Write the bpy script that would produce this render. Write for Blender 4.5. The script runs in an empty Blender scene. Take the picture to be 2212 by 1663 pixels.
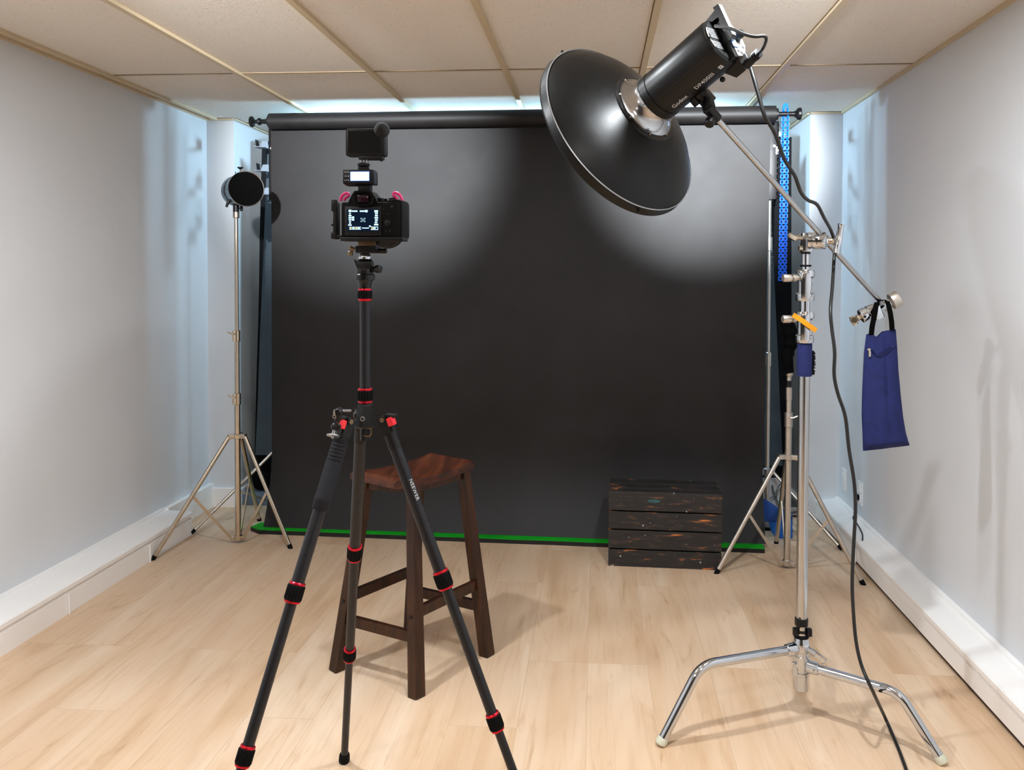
import bpy, bmesh, math, random
from mathutils import Vector, Matrix, noise as mnoise
random.seed(7)
PI = math.pi
SC = bpy.context.scene
COL = SC.collection
V = Vector

# ------------------------------------------------------------------ camera
F_PX, CX, CY = 1817.243, 1156.99, 641.99
YAW, PITCH, ROLL, HC = 0.07223, -0.026, 0.00314, 1.38445
fwd = V((-math.sin(YAW)*math.cos(PITCH), math.cos(YAW)*math.cos(PITCH), math.sin(PITCH)))
rt = V((math.cos(YAW), math.sin(YAW), 0))
up = rt.cross(fwd)
R2 = rt*math.cos(ROLL) + up*math.sin(ROLL)
U2 = up*math.cos(ROLL) - rt*math.sin(ROLL)
EYE = V((0, 0, HC))
cd = bpy.data.cameras.new('camera')
cam = bpy.data.objects.new('camera', cd); COL.objects.link(cam)
m3 = Matrix((R2, U2, -fwd)).transposed()
cam.matrix_world = Matrix.Translation(EYE) @ m3.to_4x4()
cd.sensor_width = 36; cd.lens = F_PX/2212*36
cd.shift_x = (1106-CX)/2212; cd.shift_y = (CY-831.5)/2212
cd.clip_start = 0.05
SC.camera = cam

def ray(x, y): return fwd + R2*((x-CX)/F_PX) - U2*((y-CY)/F_PX)
def G(x, y, z=0.0):                      # survey: photo point -> point on the level plane z
    d = ray(x, y); return EYE + d*((z-HC)/d.z)
def AT(x, y, Y):                         # survey: photo point -> point at room depth Y
    d = ray(x, y); return EYE + d*(Y/d.y)
def WX(x, y, X):                         # survey: photo point -> point on a side wall
    d = ray(x, y); return EYE + d*(X/d.x)

# ------------------------------------------------------------------ materials
def lin(c):
    return tuple(((v/255)/12.92 if v/255 <= .04045 else ((v/255+.055)/1.055)**2.4) for v in c) + (1,)
def newmat(name):
    m = bpy.data.materials.new(name); m.use_nodes = True
    nt = m.node_tree; b = nt.nodes['Principled BSDF']
    return m, nt, b
def N(nt, t, **kw):
    n = nt.nodes.new(t)
    for k, v in kw.items():
        if k in n.inputs: n.inputs[k].default_value = v
        else: setattr(n, k, v)
    return n
def ramp(nt, stops):
    r = nt.nodes.new('ShaderNodeValToRGB'); e = r.color_ramp.elements
    while len(e) < len(stops): e.new(.5)
    for i, (p, c) in enumerate(stops): e[i].position = p; e[i].color = c
    return r
def M(name, col, rough=.5, metal=0., var=.12, nscale=30., bump=0., bscale=200., spec=.5, coat=0., stretch=None):
    """painted / plastic / metal / cloth surface with procedural tone and roughness variation"""
    m, nt, b = newmat(name); L = nt.links
    tc = N(nt, 'ShaderNodeTexCoord')
    src = tc.outputs['Object']
    if stretch:
        mp = N(nt, 'ShaderNodeMapping'); mp.inputs['Scale'].default_value = stretch
        L.new(src, mp.inputs['Vector']); src = mp.outputs['Vector']
    nz = N(nt, 'ShaderNodeTexNoise'); nz.inputs['Scale'].default_value = nscale; nz.inputs['Detail'].default_value = 5
    L.new(src, nz.inputs['Vector'])
    c = lin(col)
    lo = tuple(v*(1-var) for v in c[:3])+(1,); hi = tuple(min(1, v*(1+var)) for v in c[:3])+(1,)
    r = ramp(nt, [(.3, lo), (.7, hi)])
    L.new(nz.outputs['Fac'], r.inputs['Fac']); L.new(r.outputs['Color'], b.inputs['Base Color'])
    b.inputs['Metallic'].default_value = metal
    mr = N(nt, 'ShaderNodeMapRange'); mr.inputs['To Min'].default_value = max(.02, rough*.85); mr.inputs['To Max'].default_value = min(1, rough*1.15)
    L.new(nz.outputs['Fac'], mr.inputs['Value']); L.new(mr.outputs['Result'], b.inputs['Roughness'])
    b.inputs['Specular IOR Level'].default_value = spec
    b.inputs['Coat Weight'].default_value = coat
    if bump:
        n2 = N(nt, 'ShaderNodeTexNoise'); n2.inputs['Scale'].default_value = bscale; n2.inputs['Detail'].default_value = 4
        L.new(src, n2.inputs['Vector'])
        bp = N(nt, 'ShaderNodeBump'); bp.inputs['Strength'].default_value = bump; bp.inputs['Distance'].default_value = .002
        L.new(n2.outputs['Fac'], bp.inputs['Height']); L.new(bp.outputs['Normal'], b.inputs['Normal'])
    return m
def EM(name, col, strength):
    m, nt, b = newmat(name); c = lin(col)
    b.inputs['Base Color'].default_value = (0, 0, 0, 1); b.inputs['Specular IOR Level'].default_value = .08; b.inputs['Roughness'].default_value = .6
    b.inputs['Emission Color'].default_value = c; b.inputs['Emission Strength'].default_value = strength
    return m

def floor_mat():
    m, nt, b = newmat('light oak planks'); L = nt.links
    tc = N(nt, 'ShaderNodeTexCoord')
    sp = N(nt, 'ShaderNodeSeparateXYZ'); L.new(tc.outputs['Object'], sp.inputs[0])
    cb = N(nt, 'ShaderNodeCombineXYZ')
    ax = N(nt, 'ShaderNodeMath', operation='ADD'); ax.inputs[1].default_value = .024+.2125*20
    ay = N(nt, 'ShaderNodeMath', operation='ADD'); ay.inputs[1].default_value = 8.0
    L.new(sp.outputs['X'], ax.inputs[0]); L.new(sp.outputs['Y'], ay.inputs[0])
    L.new(ay.outputs[0], cb.inputs['X']); L.new(ax.outputs[0], cb.inputs['Y'])
    br = N(nt, 'ShaderNodeTexBrick', offset=.37, offset_frequency=3, squash=1.0)
    br.inputs['Color1'].default_value = (0, 0, 0, 1); br.inputs['Color2'].default_value = (1, 1, 1, 1)
    br.inputs['Mortar'].default_value = (.5, .5, .5, 1)
    br.inputs['Scale'].default_value = 1; br.inputs['Mortar Size'].default_value = .0011; br.inputs['Mortar Smooth'].default_value = .0
    br.inputs['Brick Width'].default_value = 1.22; br.inputs['Row Height'].default_value = .2125
    L.new(cb.outputs[0], br.inputs['Vector'])
    bw = N(nt, 'ShaderNodeSeparateColor'); L.new(br.outputs['Color'], bw.inputs[0])
    # per plank offset of the grain
    off = N(nt, 'ShaderNodeCombineXYZ')
    mu = N(nt, 'ShaderNodeMath', operation='MULTIPLY'); mu.inputs[1].default_value = 37.0; L.new(bw.outputs[0], mu.inputs[0])
    L.new(mu.outputs[0], off.inputs['X']); L.new(mu.outputs[0], off.inputs['Y'])
    va = N(nt, 'ShaderNodeVectorMath', operation='ADD'); L.new(tc.outputs['Object'], va.inputs[0]); L.new(off.outputs[0], va.inputs[1])
    def grain(sx, sy, scale, detail, dist=0.):
        mp = N(nt, 'ShaderNodeMapping'); mp.inputs['Scale'].default_value = (sx, sy, 1); L.new(va.outputs[0], mp.inputs['Vector'])
        nz = N(nt, 'ShaderNodeTexNoise'); nz.inputs['Scale'].default_value = scale; nz.inputs['Detail'].default_value = detail; nz.inputs['Distortion'].default_value = dist
        L.new(mp.outputs[0], nz.inputs['Vector']); return nz
    big = grain(6, .75, 1.0, 4, .8)
    fine = grain(60, 3, 1.0, 6, .4)
    knot = grain(11, 2.0, 1.0, 7, 2.0)
    base = ramp(nt, [(.24, lin((198, 163, 128))), (.44, lin((214, 183, 152))), (.58, lin((219, 191, 162))), (.74, lin((225, 201, 175)))])
    L.new(big.outputs['Fac'], base.inputs['Fac'])
    fr = ramp(nt, [(.32, (.86, .82, .77, 1)), (.5, (1, 1, 1, 1))]); L.new(fine.outputs['Fac'], fr.inputs['Fac'])
    mx = N(nt, 'ShaderNodeMix', data_type='RGBA', blend_type='MULTIPLY'); mx.inputs[0].default_value = .55
    L.new(base.outputs['Color'], mx.inputs[6]); L.new(fr.outputs['Color'], mx.inputs[7])
    kr = ramp(nt, [(.26, (.62, .50, .40, 1)), (.34, (.88, .82, .76, 1)), (.42, (1, 1, 1, 1))]); L.new(knot.outputs['Fac'], kr.inputs['Fac'])
    mk = N(nt, 'ShaderNodeMix', data_type='RGBA', blend_type='MULTIPLY'); mk.inputs[0].default_value = .6
    L.new(mx.outputs[2], mk.inputs[6]); L.new(kr.outputs['Color'], mk.inputs[7])
    pt = ramp(nt, [(0, (.97, .963, .955, 1)), (1, (1.0, 1.0, 1.0, 1))]); L.new(bw.outputs[0], pt.inputs['Fac'])
    mp2 = N(nt, 'ShaderNodeMix', data_type='RGBA', blend_type='MULTIPLY'); mp2.inputs[0].default_value = 1
    L.new(mk.outputs[2], mp2.inputs[6]); L.new(pt.outputs['Color'], mp2.inputs[7])
    ms = N(nt, 'ShaderNodeMix', data_type='RGBA', blend_type='MIX'); L.new(br.outputs['Fac'], ms.inputs[0])
    L.new(mp2.outputs[2], ms.inputs[6]); ms.inputs[7].default_value = lin((196, 168, 138))
    L.new(ms.outputs[2], b.inputs['Base Color'])
    b.inputs['Roughness'].default_value = .42; b.inputs['Specular IOR Level'].default_value = .35
    bp = N(nt, 'ShaderNodeBump'); bp.inputs['Strength'].default_value = .08; bp.inputs['Distance'].default_value = .002
    L.new(fine.outputs['Fac'], bp.inputs['Height']); L.new(bp.outputs['Normal'], b.inputs['Normal'])
    return m

def ceiling_mat():
    m, nt, b = newmat('mineral fibre tile'); L = nt.links
    tc = N(nt, 'ShaderNodeTexCoord')
    nz = N(nt, 'ShaderNodeTexNoise'); nz.inputs['Scale'].default_value = 150; nz.inputs['Detail'].default_value = 3
    L.new(tc.outputs['Object'], nz.inputs['Vector'])
    vo = N(nt, 'ShaderNodeTexVoronoi'); vo.inputs['Scale'].default_value = 85
    L.new(tc.outputs['Object'], vo.inputs['Vector'])
    r1 = ramp(nt, [(.30, (.70, .65, .58, 1)), (.37, (1, 1, 1, 1))]); L.new(nz.outputs['Fac'], r1.inputs['Fac'])
    r2 = ramp(nt, [(.06, (.55, .5, .44, 1)), (.13, (1, 1, 1, 1))]); L.new(vo.outputs['Distance'], r2.inputs['Fac'])
    mx = N(nt, 'ShaderNodeMix', data_type='RGBA', blend_type='MULTIPLY'); mx.inputs[0].default_value = .8
    L.new(r1.outputs['Color'], mx.inputs[6]); L.new(r2.outputs['Color'], mx.inputs[7])
    m2 = N(nt, 'ShaderNodeMix', data_type='RGBA', blend_type='MULTIPLY'); m2.inputs[0].default_value = 1
    m2.inputs[6].default_value = lin((232, 224, 213)); L.new(mx.outputs[2], m2.inputs[7])
    L.new(m2.outputs[2], b.inputs['Base Color'])
    b.inputs['Roughness'].default_value = .95; b.inputs['Specular IOR Level'].default_value = .1
    bp = N(nt, 'ShaderNodeBump'); bp.inputs['Strength'].default_value = .15; bp.inputs['Distance'].default_value = .002
    L.new(nz.outputs['Fac'], bp.inputs['Height']); L.new(bp.outputs['Normal'], b.inputs['Normal'])
    return m

def crate_mat():
    m, nt, b = newmat('worn black painted pine'); L = nt.links
    tc = N(nt, 'ShaderNodeTexCoord')
    mp = N(nt, 'ShaderNodeMapping'); mp.inputs['Scale'].default_value = (5, 5, 34); L.new(tc.outputs['Object'], mp.inputs['Vector'])
    a = N(nt, 'ShaderNodeTexNoise'); a.inputs['Scale'].default_value = 1.6; a.inputs['Detail'].default_value = 8; a.inputs['Roughness'].default_value = .68
    L.new(mp.outputs[0], a.inputs['Vector'])
    base = ramp(nt, [(.3, lin((22, 20, 19))), (.52, lin((34, 30, 28))), (.585, lin((50, 42, 38))), (.615, lin((120, 70, 34))), (.66, lin((196, 116, 56)))])
    L.new(a.outputs['Fac'], base.inputs['Fac'])
    vo = N(nt, 'ShaderNodeTexVoronoi'); vo.inputs['Scale'].default_value = 24; L.new(tc.outputs['Object'], vo.inputs['Vector'])
    rv = ramp(nt, [(.06, (.8, .8, .8, 1)), (.12, (0, 0, 0, 1))]); L.new(vo.outputs['Distance'], rv.inputs['Fac'])
    n2 = N(nt, 'ShaderNodeTexNoise'); n2.inputs['Scale'].default_value = 9; L.new(tc.outputs['Object'], n2.inputs['Vector'])
    g2 = ramp(nt, [(.50, (0, 0, 0, 1)), (.56, (1, 1, 1, 1))]); L.new(n2.outputs['Fac'], g2.inputs['Fac'])
    mm = N(nt, 'ShaderNodeMath', operation='MULTIPLY'); L.new(rv.outputs['Color'], mm.inputs[0]); L.new(g2.outputs['Color'], mm.inputs[1])
    mx = N(nt, 'ShaderNodeMix', data_type='RGBA'); L.new(mm.outputs[0], mx.inputs[0]); L.new(base.outputs['Color'], mx.inputs[6]); mx.inputs[7].default_value = lin((190, 190, 195))
    L.new(mx.outputs[2], b.inputs['Base Color']); b.inputs['Roughness'].default_value = .62
    bp = N(nt, 'ShaderNodeBump'); bp.inputs['Strength'].default_value = .35; bp.inputs['Distance'].default_value = .003
    L.new(a.outputs['Fac'], bp.inputs['Height']); L.new(bp.outputs['Normal'], b.inputs['Normal'])
    return m

def paper_mat():
    m, nt, b = newmat('black seamless paper'); L = nt.links
    tc = N(nt, 'ShaderNodeTexCoord')
    n1 = N(nt, 'ShaderNodeTexNoise'); n1.inputs['Scale'].default_value = 2.2; n1.inputs['Detail'].default_value = 6; n1.inputs['Roughness'].default_value = .6
    L.new(tc.outputs['Object'], n1.inputs['Vector'])
    r = ramp(nt, [(.3, lin((14, 13, 13))), (.7, lin((32, 29, 30)))]); L.new(n1.outputs['Fac'], r.inputs['Fac'])
    L.new(r.outputs['Color'], b.inputs['Base Color'])
    mr = N(nt, 'ShaderNodeMapRange'); mr.inputs['From Min'].default_value = .3; mr.inputs['From Max'].default_value = .7
    mr.inputs['To Min'].default_value = .50; mr.inputs['To Max'].default_value = .58
    L.new(n1.outputs['Fac'], mr.inputs['Value']); L.new(mr.outputs['Result'], b.inputs['Roughness'])
    b.inputs['Specular IOR Level'].default_value = .30
    n2 = N(nt, 'ShaderNodeTexNoise'); n2.inputs['Scale'].default_value = 420; L.new(tc.outputs['Object'], n2.inputs['Vector'])
    bp = N(nt, 'ShaderNodeBump'); bp.inputs['Strength'].default_value = .05; bp.inputs['Distance'].default_value = .001
    L.new(n2.outputs['Fac'], bp.inputs['Height']); L.new(bp.outputs['Normal'], b.inputs['Normal'])
    return m

def wood_mat(name, c1, c2, c3, rough=.32, scale=(40, 40, 3)):
    m, nt, b = newmat(name); L = nt.links
    tc = N(nt, 'ShaderNodeTexCoord')
    mp = N(nt, 'ShaderNodeMapping'); mp.inputs['Scale'].default_value = scale; L.new(tc.outputs['Object'], mp.inputs['Vector'])
    a = N(nt, 'ShaderNodeTexNoise'); a.inputs['Scale'].default_value = 1; a.inputs['Detail'].default_value = 6; a.inputs['Distortion'].default_value = .6
    L.new(mp.outputs[0], a.inputs['Vector'])
    r = ramp(nt, [(.3, lin(c1)), (.5, lin(c2)), (.72, lin(c3))]); L.new(a.outputs['Fac'], r.inputs['Fac'])
    L.new(r.outputs['Color'], b.inputs['Base Color']); b.inputs['Roughness'].default_value = rough
    b.inputs['Coat Weight'].default_value = .06; b.inputs['Coat Roughness'].default_value = .25; b.inputs['Specular IOR Level'].default_value = .3
    return m

FLOOR = floor_mat(); CEIL = ceiling_mat(); CRATE = crate_mat(); PAPER = paper_mat()
WALL = M('pale grey wall paint', (219, 222, 226), .75, var=.015, nscale=3, bump=.08, bscale=260, spec=.3)
TRIMW = M('white trim paint', (248, 246, 244), .45, var=.015, nscale=4)
GRIDM = M('cream grid metal', (208, 190, 158), .5, var=.03, nscale=6)
GAPM = M('dark tile gap', (120, 100, 74), .8, var=.05)
CHROME = M('chrome', (202, 207, 213), .10, 1., var=.04, nscale=20)
CHROME2 = M('polished tube', (186, 188, 190), .16, 1., var=.05, nscale=15)
NICKEL = M('warm nickel', (205, 192, 174), .22, 1., var=.06, nscale=15)
SATIN = M('satin aluminium', (204, 196, 186), .38, 1., var=.05, nscale=25)
ALU = M('grey aluminium', (170, 170, 172), .4, .9, var=.06)
BLK = M('black plastic', (13, 13, 14), .42, var=.2, nscale=60, spec=.3)
BLKM = M('matte black plastic', (8, 8, 9), .6, var=.2, nscale=60, spec=.12)
BLKS = M('black enamel', (10, 10, 11), .27, var=.1, nscale=40, spec=.4)
BLKB = M('black powder coated metal', (8, 8, 8), .36, var=.1, nscale=80, bump=.06, bscale=900, spec=.28)
INNER = M('dark honeycomb', (3, 3, 3), .9, var=.1, spec=.05)
RUB = M('black rubber', (12, 12, 13), .75, var=.15, bump=.25, bscale=700, spec=.12)
CARB = M('carbon tube', (24, 24, 28), .38, var=.25, nscale=160, spec=.35)
RED = M('red anodised aluminium', (200, 24, 44), .28, .75, var=.08)
REDP = M('red plastic', (226, 40, 50), .38, var=.06)
MAG = M('magenta plastic', (214, 28, 112), .4, var=.06)
NAVY = M('navy nylon', (33, 40, 88), .85, var=.16, nscale=60, bump=.4, bscale=700, spec=.2)
NAVYD = M('dark navy nylon', (27, 31, 70), .9, var=.16, nscale=60, spec=.2)
STRAP = M('black webbing', (7, 7, 7), .85, var=.2, bump=.3, bscale=900, spec=.05)
YEL = M('yellow tape', (226, 146, 4), .5, var=.05)
BLUEP = M('blue chain plastic', (6, 104, 250), .3, var=.12, nscale=50)
BLUEF = M('blue fabric', (20, 66, 140), .8, var=.15, nscale=12, bump=.2, bscale=500)
BLUEF2 = M('bright blue fabric', (22, 92, 178), .8, var=.15, nscale=12, bump=.2, bscale=500)
GREEN = M('chroma green', (10, 168, 28), .5, var=.08, nscale=8)
BLKBD = M('black board edge', (14, 13, 13), .6, var=.2)
CURT = M('black muslin', (26, 28, 31), .95, var=.2, nscale=8, bump=.3, bscale=500, spec=.1)
GREYC = M('slate grey cloth', (70, 80, 88), .95, var=.1, nscale=8, bump=.2, bscale=500, spec=.1)
STOOL = wood_mat('walnut stained wood', (30, 15, 7), (50, 26, 12), (70, 38, 18), .36)
SEATW = wood_mat('walnut stained seat wood', (40, 17, 7), (68, 31, 14), (96, 48, 24), .32, (30, 4, 30))
FOOT = M('pale rubber foot', (206, 208, 190), .6, var=.05)
CORDM = M('black cord rubber', (20, 20, 21), .42, var=.1)
WHITEP = M('white plastic', (238, 238, 238), .4, var=.01)
LETTER = M('light grey print', (205, 205, 205), .5, var=.02)
HOOKP = M('pale blue grey paint', (128, 142, 156), .5, var=.04)
SCRB = EM('display glow', (190, 232, 255), 2.2)
SCRN = EM('camera screen dark', (4, 32, 62), .5)
SCRI = EM('camera screen icons', (200, 238, 255), 1.5)
SCRY = EM('camera screen yellow icons', (250, 220, 120), 1.2)
LCD = M('blue grey display', (120, 158, 205), .25, var=.15, nscale=40)
BAGB = M('black bag cloth', (9, 10, 12), .9, var=.2, spec=.05)
CARD = M('white card', (205, 208, 212), .7, var=.03)
BRASS = M('dull bronze', (120, 100, 74), .35, .7, var=.1)

# ------------------------------------------------------------------ mesh builder
class MB:
    def __init__(s): s.bm = bmesh.new()
    def box(s, c, size, rot=None, bevel=0.):
        r = bmesh.ops.create_cube(s.bm, size=1)
        vs = r['verts']; c = V(c)
        for v in vs:
            p = V((v.co.x*size[0], v.co.y*size[1], v.co.z*size[2]))
            v.co = (rot @ p if rot is not None else p) + c
        if bevel:
            s.bm.normal_update()
            es = {e for v in vs for e in v.link_edges}
            bmesh.ops.bevel(s.bm, geom=list(es), offset=bevel, segments=2, profile=.6, affect='EDGES')
        return s
    def beam(s, a, b, w, h, upv=(0, 0, 1), bevel=0., w2=None, h2=None):
        """rectangular bar from a to b"""
        a, b = V(a), V(b); d = (b-a).normalized(); x = d.cross(V(upv))
        if x.length < 1e-4: x = d.cross(V((0, 1, 0)))
        x.normalize(); y = x.cross(d)
        w2 = w2 or w; h2 = h2 or h
        vs = []
        for p, ww, hh in ((a, w, h), (b, w2, h2)):
            for sx, sy in ((-1, -1), (1, -1), (1, 1), (-1, 1)):
                vs.append(s.bm.verts.new(p + x*(sx*ww/2) + y*(sy*hh/2)))
        f = [s.bm.faces.new([vs[i] for i in q]) for q in ((3, 2, 1, 0), (4, 5, 6, 7), (0, 1, 5, 4), (1, 2, 6, 5), (2, 3, 7, 6), (3, 0, 4, 7))]
        if bevel:
            bmesh.ops.recalc_face_normals(s.bm, faces=f)
            s.bm.normal_update()
            es = {e for q in f for e in q.edges}
            bmesh.ops.bevel(s.bm, geom=list(es), offset=bevel, segments=2, profile=.6, affect='EDGES')
        return s
    def frame(s, axis):
        a = V(axis).normalized(); r = V((0, 0, 1)) if abs(a.z) < .9 else V((1, 0, 0))
        x = r.cross(a).normalized(); return a, x, a.cross(x)
    def lathe(s, o, axis, prof, n=32, xdir=None):
        o = V(o); a, x, y = s.frame(axis)
        if xdir is not None:
            x = (V(xdir) - a*V(xdir).dot(a)).normalized(); y = a.cross(x)
        rings = []
        for t, r in prof:
            if r < 1e-6: rings.append([s.bm.verts.new(o+a*t)])
            else: rings.append([s.bm.verts.new(o+a*t+(x*math.cos(2*PI*i/n)+y*math.sin(2*PI*i/n))*r) for i in range(n)])
        for A, B in zip(rings, rings[1:]):
            if len(A) == 1 and len(B) == 1: continue
            for i in range(n):
                j = (i+1) % n
                if len(A) == 1: q = (A[0], B[j], B[i])
                elif len(B) == 1: q = (A[i], A[j], B[0])
                else: q = (A[i], A[j], B[j], B[i])
                s.bm.faces.new(q)
        return s
    def cyl(s, a, b, r, r2=None, n=20, bev=0.):
        a, b = V(a), V(b); L = (b-a).length; r2 = r if r2 is None else r2
        if bev: pr = [(0, 0), (0, r-bev), (bev, r), (L-bev, r2), (L, r2-bev), (L, 0)]
        else: pr = [(0, 0), (0, r), (L, r2), (L, 0)]
        return s.lathe(a, b-a, pr, n)
    def sphere(s, c, r, n=20, m=12, squash=1.):
        return s.lathe(V(c), (0, 0, 1), [(-r*math.cos(PI*i/m)*squash, r*math.sin(PI*i/m)) for i in range(m+1)], n)
    def tube(s, pts, r, n=12, smooth=0):
        pts = [V(p) for p in pts]
        n0 = len(pts)
        if smooth: pts = spline(pts, smooth)
        rr = list(r) if isinstance(r, (list, tuple)) else [r]*len(pts)
        if len(rr) != len(pts):
            q = [i*(n0-1)/(len(pts)-1) for i in range(len(pts))]
            rr = [rr[min(int(a), n0-2)]*(1-(a-min(int(a), n0-2)))+rr[min(int(a), n0-2)+1]*(a-min(int(a), n0-2)) for a in q]
        t0 = (pts[1]-pts[0]).normalized(); _, x, _ = s.frame(t0); rings = []
        for i, p in enumerate(pts):
            t = (pts[min(i+1, len(pts)-1)]-pts[max(i-1, 0)]).normalized()
            x = (x - t*x.dot(t)).normalized(); y = t.cross(x)
            rings.append([s.bm.verts.new(p+(x*math.cos(2*PI*k/n)+y*math.sin(2*PI*k/n))*rr[i]) for k in range(n)])
        for A, B in zip(rings, rings[1:]):
            for k in range(n): s.bm.faces.new((A[k], A[(k+1) % n], B[(k+1) % n], B[k]))
        s.bm.faces.new(rings[0][::-1]); s.bm.faces.new(rings[-1])
        return s
    def prism(s, poly, vec):
        vec = V(vec); A = [s.bm.verts.new(V(p)) for p in poly]; B = [s.bm.verts.new(V(p)+vec) for p in poly]
        s.bm.faces.new(A); s.bm.faces.new(B[::-1]); k = len(poly)
        for i in range(k): s.bm.faces.new((A[i], B[i], B[(i+1) % k], A[(i+1) % k]))
        return s
    def strip(s, pts, width, thick, side):
        """flat band along pts, width along side"""
        pts = [V(p) for p in pts]; side = V(side).normalized(); R = []
        for i, p in enumerate(pts):
            t = (pts[min(i+1, len(pts)-1)]-pts[max(i-1, 0)]).normalized(); n = side.cross(t).normalized()
            R.append([s.bm.verts.new(p+side*(a*width/2)+n*(b*thick/2)) for a, b in ((-1, -1), (1, -1), (1, 1), (-1, 1))])
        for A, B in zip(R, R[1:]):
            for k in range(4): s.bm.faces.new((A[k], A[(k+1) % 4], B[(k+1) % 4], B[k]))
        s.bm.faces.new(R[0][::-1]); s.bm.faces.new(R[-1])
        return s
    def grid(s, fn, nu, nv):
        vs = [[s.bm.verts.new(fn(i/nu, j/nv)) for j in range(nv+1)] for i in range(nu+1)]
        for i in range(nu):
            for j in range(nv): s.bm.faces.new((vs[i][j], vs[i+1][j], vs[i+1][j+1], vs[i][j+1]))
        return s
    def build(s, name, mat, parent=None, smooth=True, ang=38, solid=0.):
        bmesh.ops.recalc_face_normals(s.bm, faces=s.bm.faces)
        me = bpy.data.meshes.new(name)
        off = root_loc(parent)
        bmesh.ops.translate(s.bm, verts=s.bm.verts, vec=-off)
        s.bm.to_mesh(me); s.bm.free()
        o = bpy.data.objects.new(name, me); COL.objects.link(o)
        me.materials.append(mat)
        if parent is not None: o.parent = parent
        if smooth:
            me.polygons.foreach_set('use_smooth', [True]*len(me.polygons))
            me.set_sharp_from_angle(angle=math.radians(ang))
        if solid:
            md = o.modifiers.new('solid', 'SOLIDIFY'); md.thickness = solid; md.offset = 0
        return o
def root_loc(p):
    v = V((0, 0, 0))
    while p is not None: v = v + p.location; p = p.parent
    return v
def spline(p, k):
    out = []
    for i in range(len(p)-1):
        a, b, c, d = p[max(i-1, 0)], p[i], p[i+1], p[min(i+2, len(p)-1)]
        for j in range(k):
            t = j/k
            out.append(.5*((2*b)+(c-a)*t+(2*a-5*b+4*c-d)*t*t+(3*b-a-3*c+d)*t**3))
    out.append(p[-1]); return out
def thing(name, label, cat, loc=(0, 0, 0), group=None):
    o = bpy.data.objects.new(name, None); COL.objects.link(o); o.location = V(loc); o.empty_display_size = .1
    o['label'] = label; o['category'] = cat
    if group: o['group'] = group
    return o
def tag(o, label, cat, group=None):
    o['label'] = label; o['category'] = cat
    if group: o['group'] = group
    return o
def struct(o): o['kind'] = 'structure'; return o
def lerp(a, b, t): return V(a)*(1-t)+V(b)*t
def pxbox(mb, x0, y0, x1, y1, Y, depth, bevel=0.):
    """box whose front face, at room depth Y, was measured between two photo corners"""
    a, b = AT(x0, y0, Y), AT(x1, y1, Y)
    return mb.box(((a.x+b.x)/2, Y+depth/2, (a.z+b.z)/2), (abs(b.x-a.x), depth, abs(a.z-b.z)), None, bevel)
def text_mesh(body, size, fn, name, mat, parent, space=1., bold=0.):
    cu = bpy.data.curves.new(name, 'FONT'); cu.body = body; cu.size = size; cu.align_x = 'LEFT'; cu.space_character = space
    cu.offset = bold; cu.resolution_u = 3
    t = bpy.data.objects.new(name, cu); COL.objects.link(t)
    dg = bpy.context.evaluated_depsgraph_get(); dg.update()
    me = bpy.data.meshes.new_from_object(t.evaluated_get(dg))
    bpy.data.objects.remove(t); bpy.data.curves.remove(cu)
    off = root_loc(parent)
    for v in me.vertices: v.co = fn(v.co.x, v.co.y) - off
    me.materials.clear(); me.materials.append(mat)
    o = bpy.data.objects.new(name, me); COL.objects.link(o); o.parent = parent
    return o

# ------------------------------------------------------------------ the room
XL, XR, H, YF, YB, YN = -2.299, 1.369, 2.2926, 4.834, 5.47, -3.0
XPL, XPR = -2.134, 1.19
def slab(name, c, size, mat): return struct(MB().box(c, size).build(name, mat, None, smooth=False))
slab('floor', (-.46, 1.3, -.05), (4.2, 9.2, .1), FLOOR)
slab('wall_left', (XL-.05, (YN+YF)/2+.35, H/2), (.1, YF-YN+.9, H+.2), WALL)
slab('wall_right', (XR+.05, (YN+YF)/2+.35, H/2), (.1, YF-YN+.9, H+.2), WALL)
slab('wall_front', (-.46, YN-.05, H/2), (4.2, .1, H+.2), M('dimmed rear wall', (74, 70, 66), .8, var=.03, nscale=3))  # unseen wall, coloured dark so the chrome mirrors a dim room
slab('wall_back', (-.46, YB+.05, H/2), (4.2, .1, H+.2), WALL)
slab('wall_back_left', ((XL+XPL)/2, (YF+YB)/2, H/2), (XPL-XL, YB-YF, H+.1), WALL)
slab('wall_back_right', ((XR+XPR)/2, (YF+YB)/2, H/2), (XR-XPR, YB-YF, H+.1), WALL)
slab('ceiling', (-.46, 1.3, H+.06), (4.2, 9.2, .1), CEIL)
# grid bars hang a few mm below the tiles
XG = [-1.62856+.61*k for k in range(-1, 5)]; YG = [3.768-1.22*k for k in range(-2, 6)]
mb = MB()
for x in XG: mb.box((x, (YN+YB)/2, H+.004), (.024, YB-YN, .014))
mb.build('trim_1', GRIDM, None, smooth=False)['kind'] = 'structure'
mb = MB()
for y in YG:
    if y < YB: mb.box(((XL+XR)/2, y, H+.0125), (XR-XL, .024, .007))
mb.build('trim_2', GRIDM, None, smooth=False)['kind'] = 'structure'
mb = MB()                                   # shadow gap where tiles meet the bars
for x in XG: mb.box((x-.0135, (YN+YB)/2, H+.0095), (.004, YB-YN, .004))
for y in YG:
    if y < YB: mb.box(((XL+XR)/2, y-.0135, H+.0095), (XR-XL, .005, .004))
mb.build('trim_3', GAPM, None, smooth=False)['kind'] = 'structure'
mb = MB()                                   # wall angles
mb.box((XL+.008, (YN+YF)/2, H+.004), (.016, YF-YN, .014)); mb.box((XR-.008, (YN+YF)/2, H+.004), (.016, YF-YN, .014))
mb.box(((XL+XPL)/2, YF-.011, H+.002), (XPL-XL, .014, .009)); mb.box(((XR+XPR)/2, YF-.011, H+.002), (XR-XPR, .014, .009))
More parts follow.
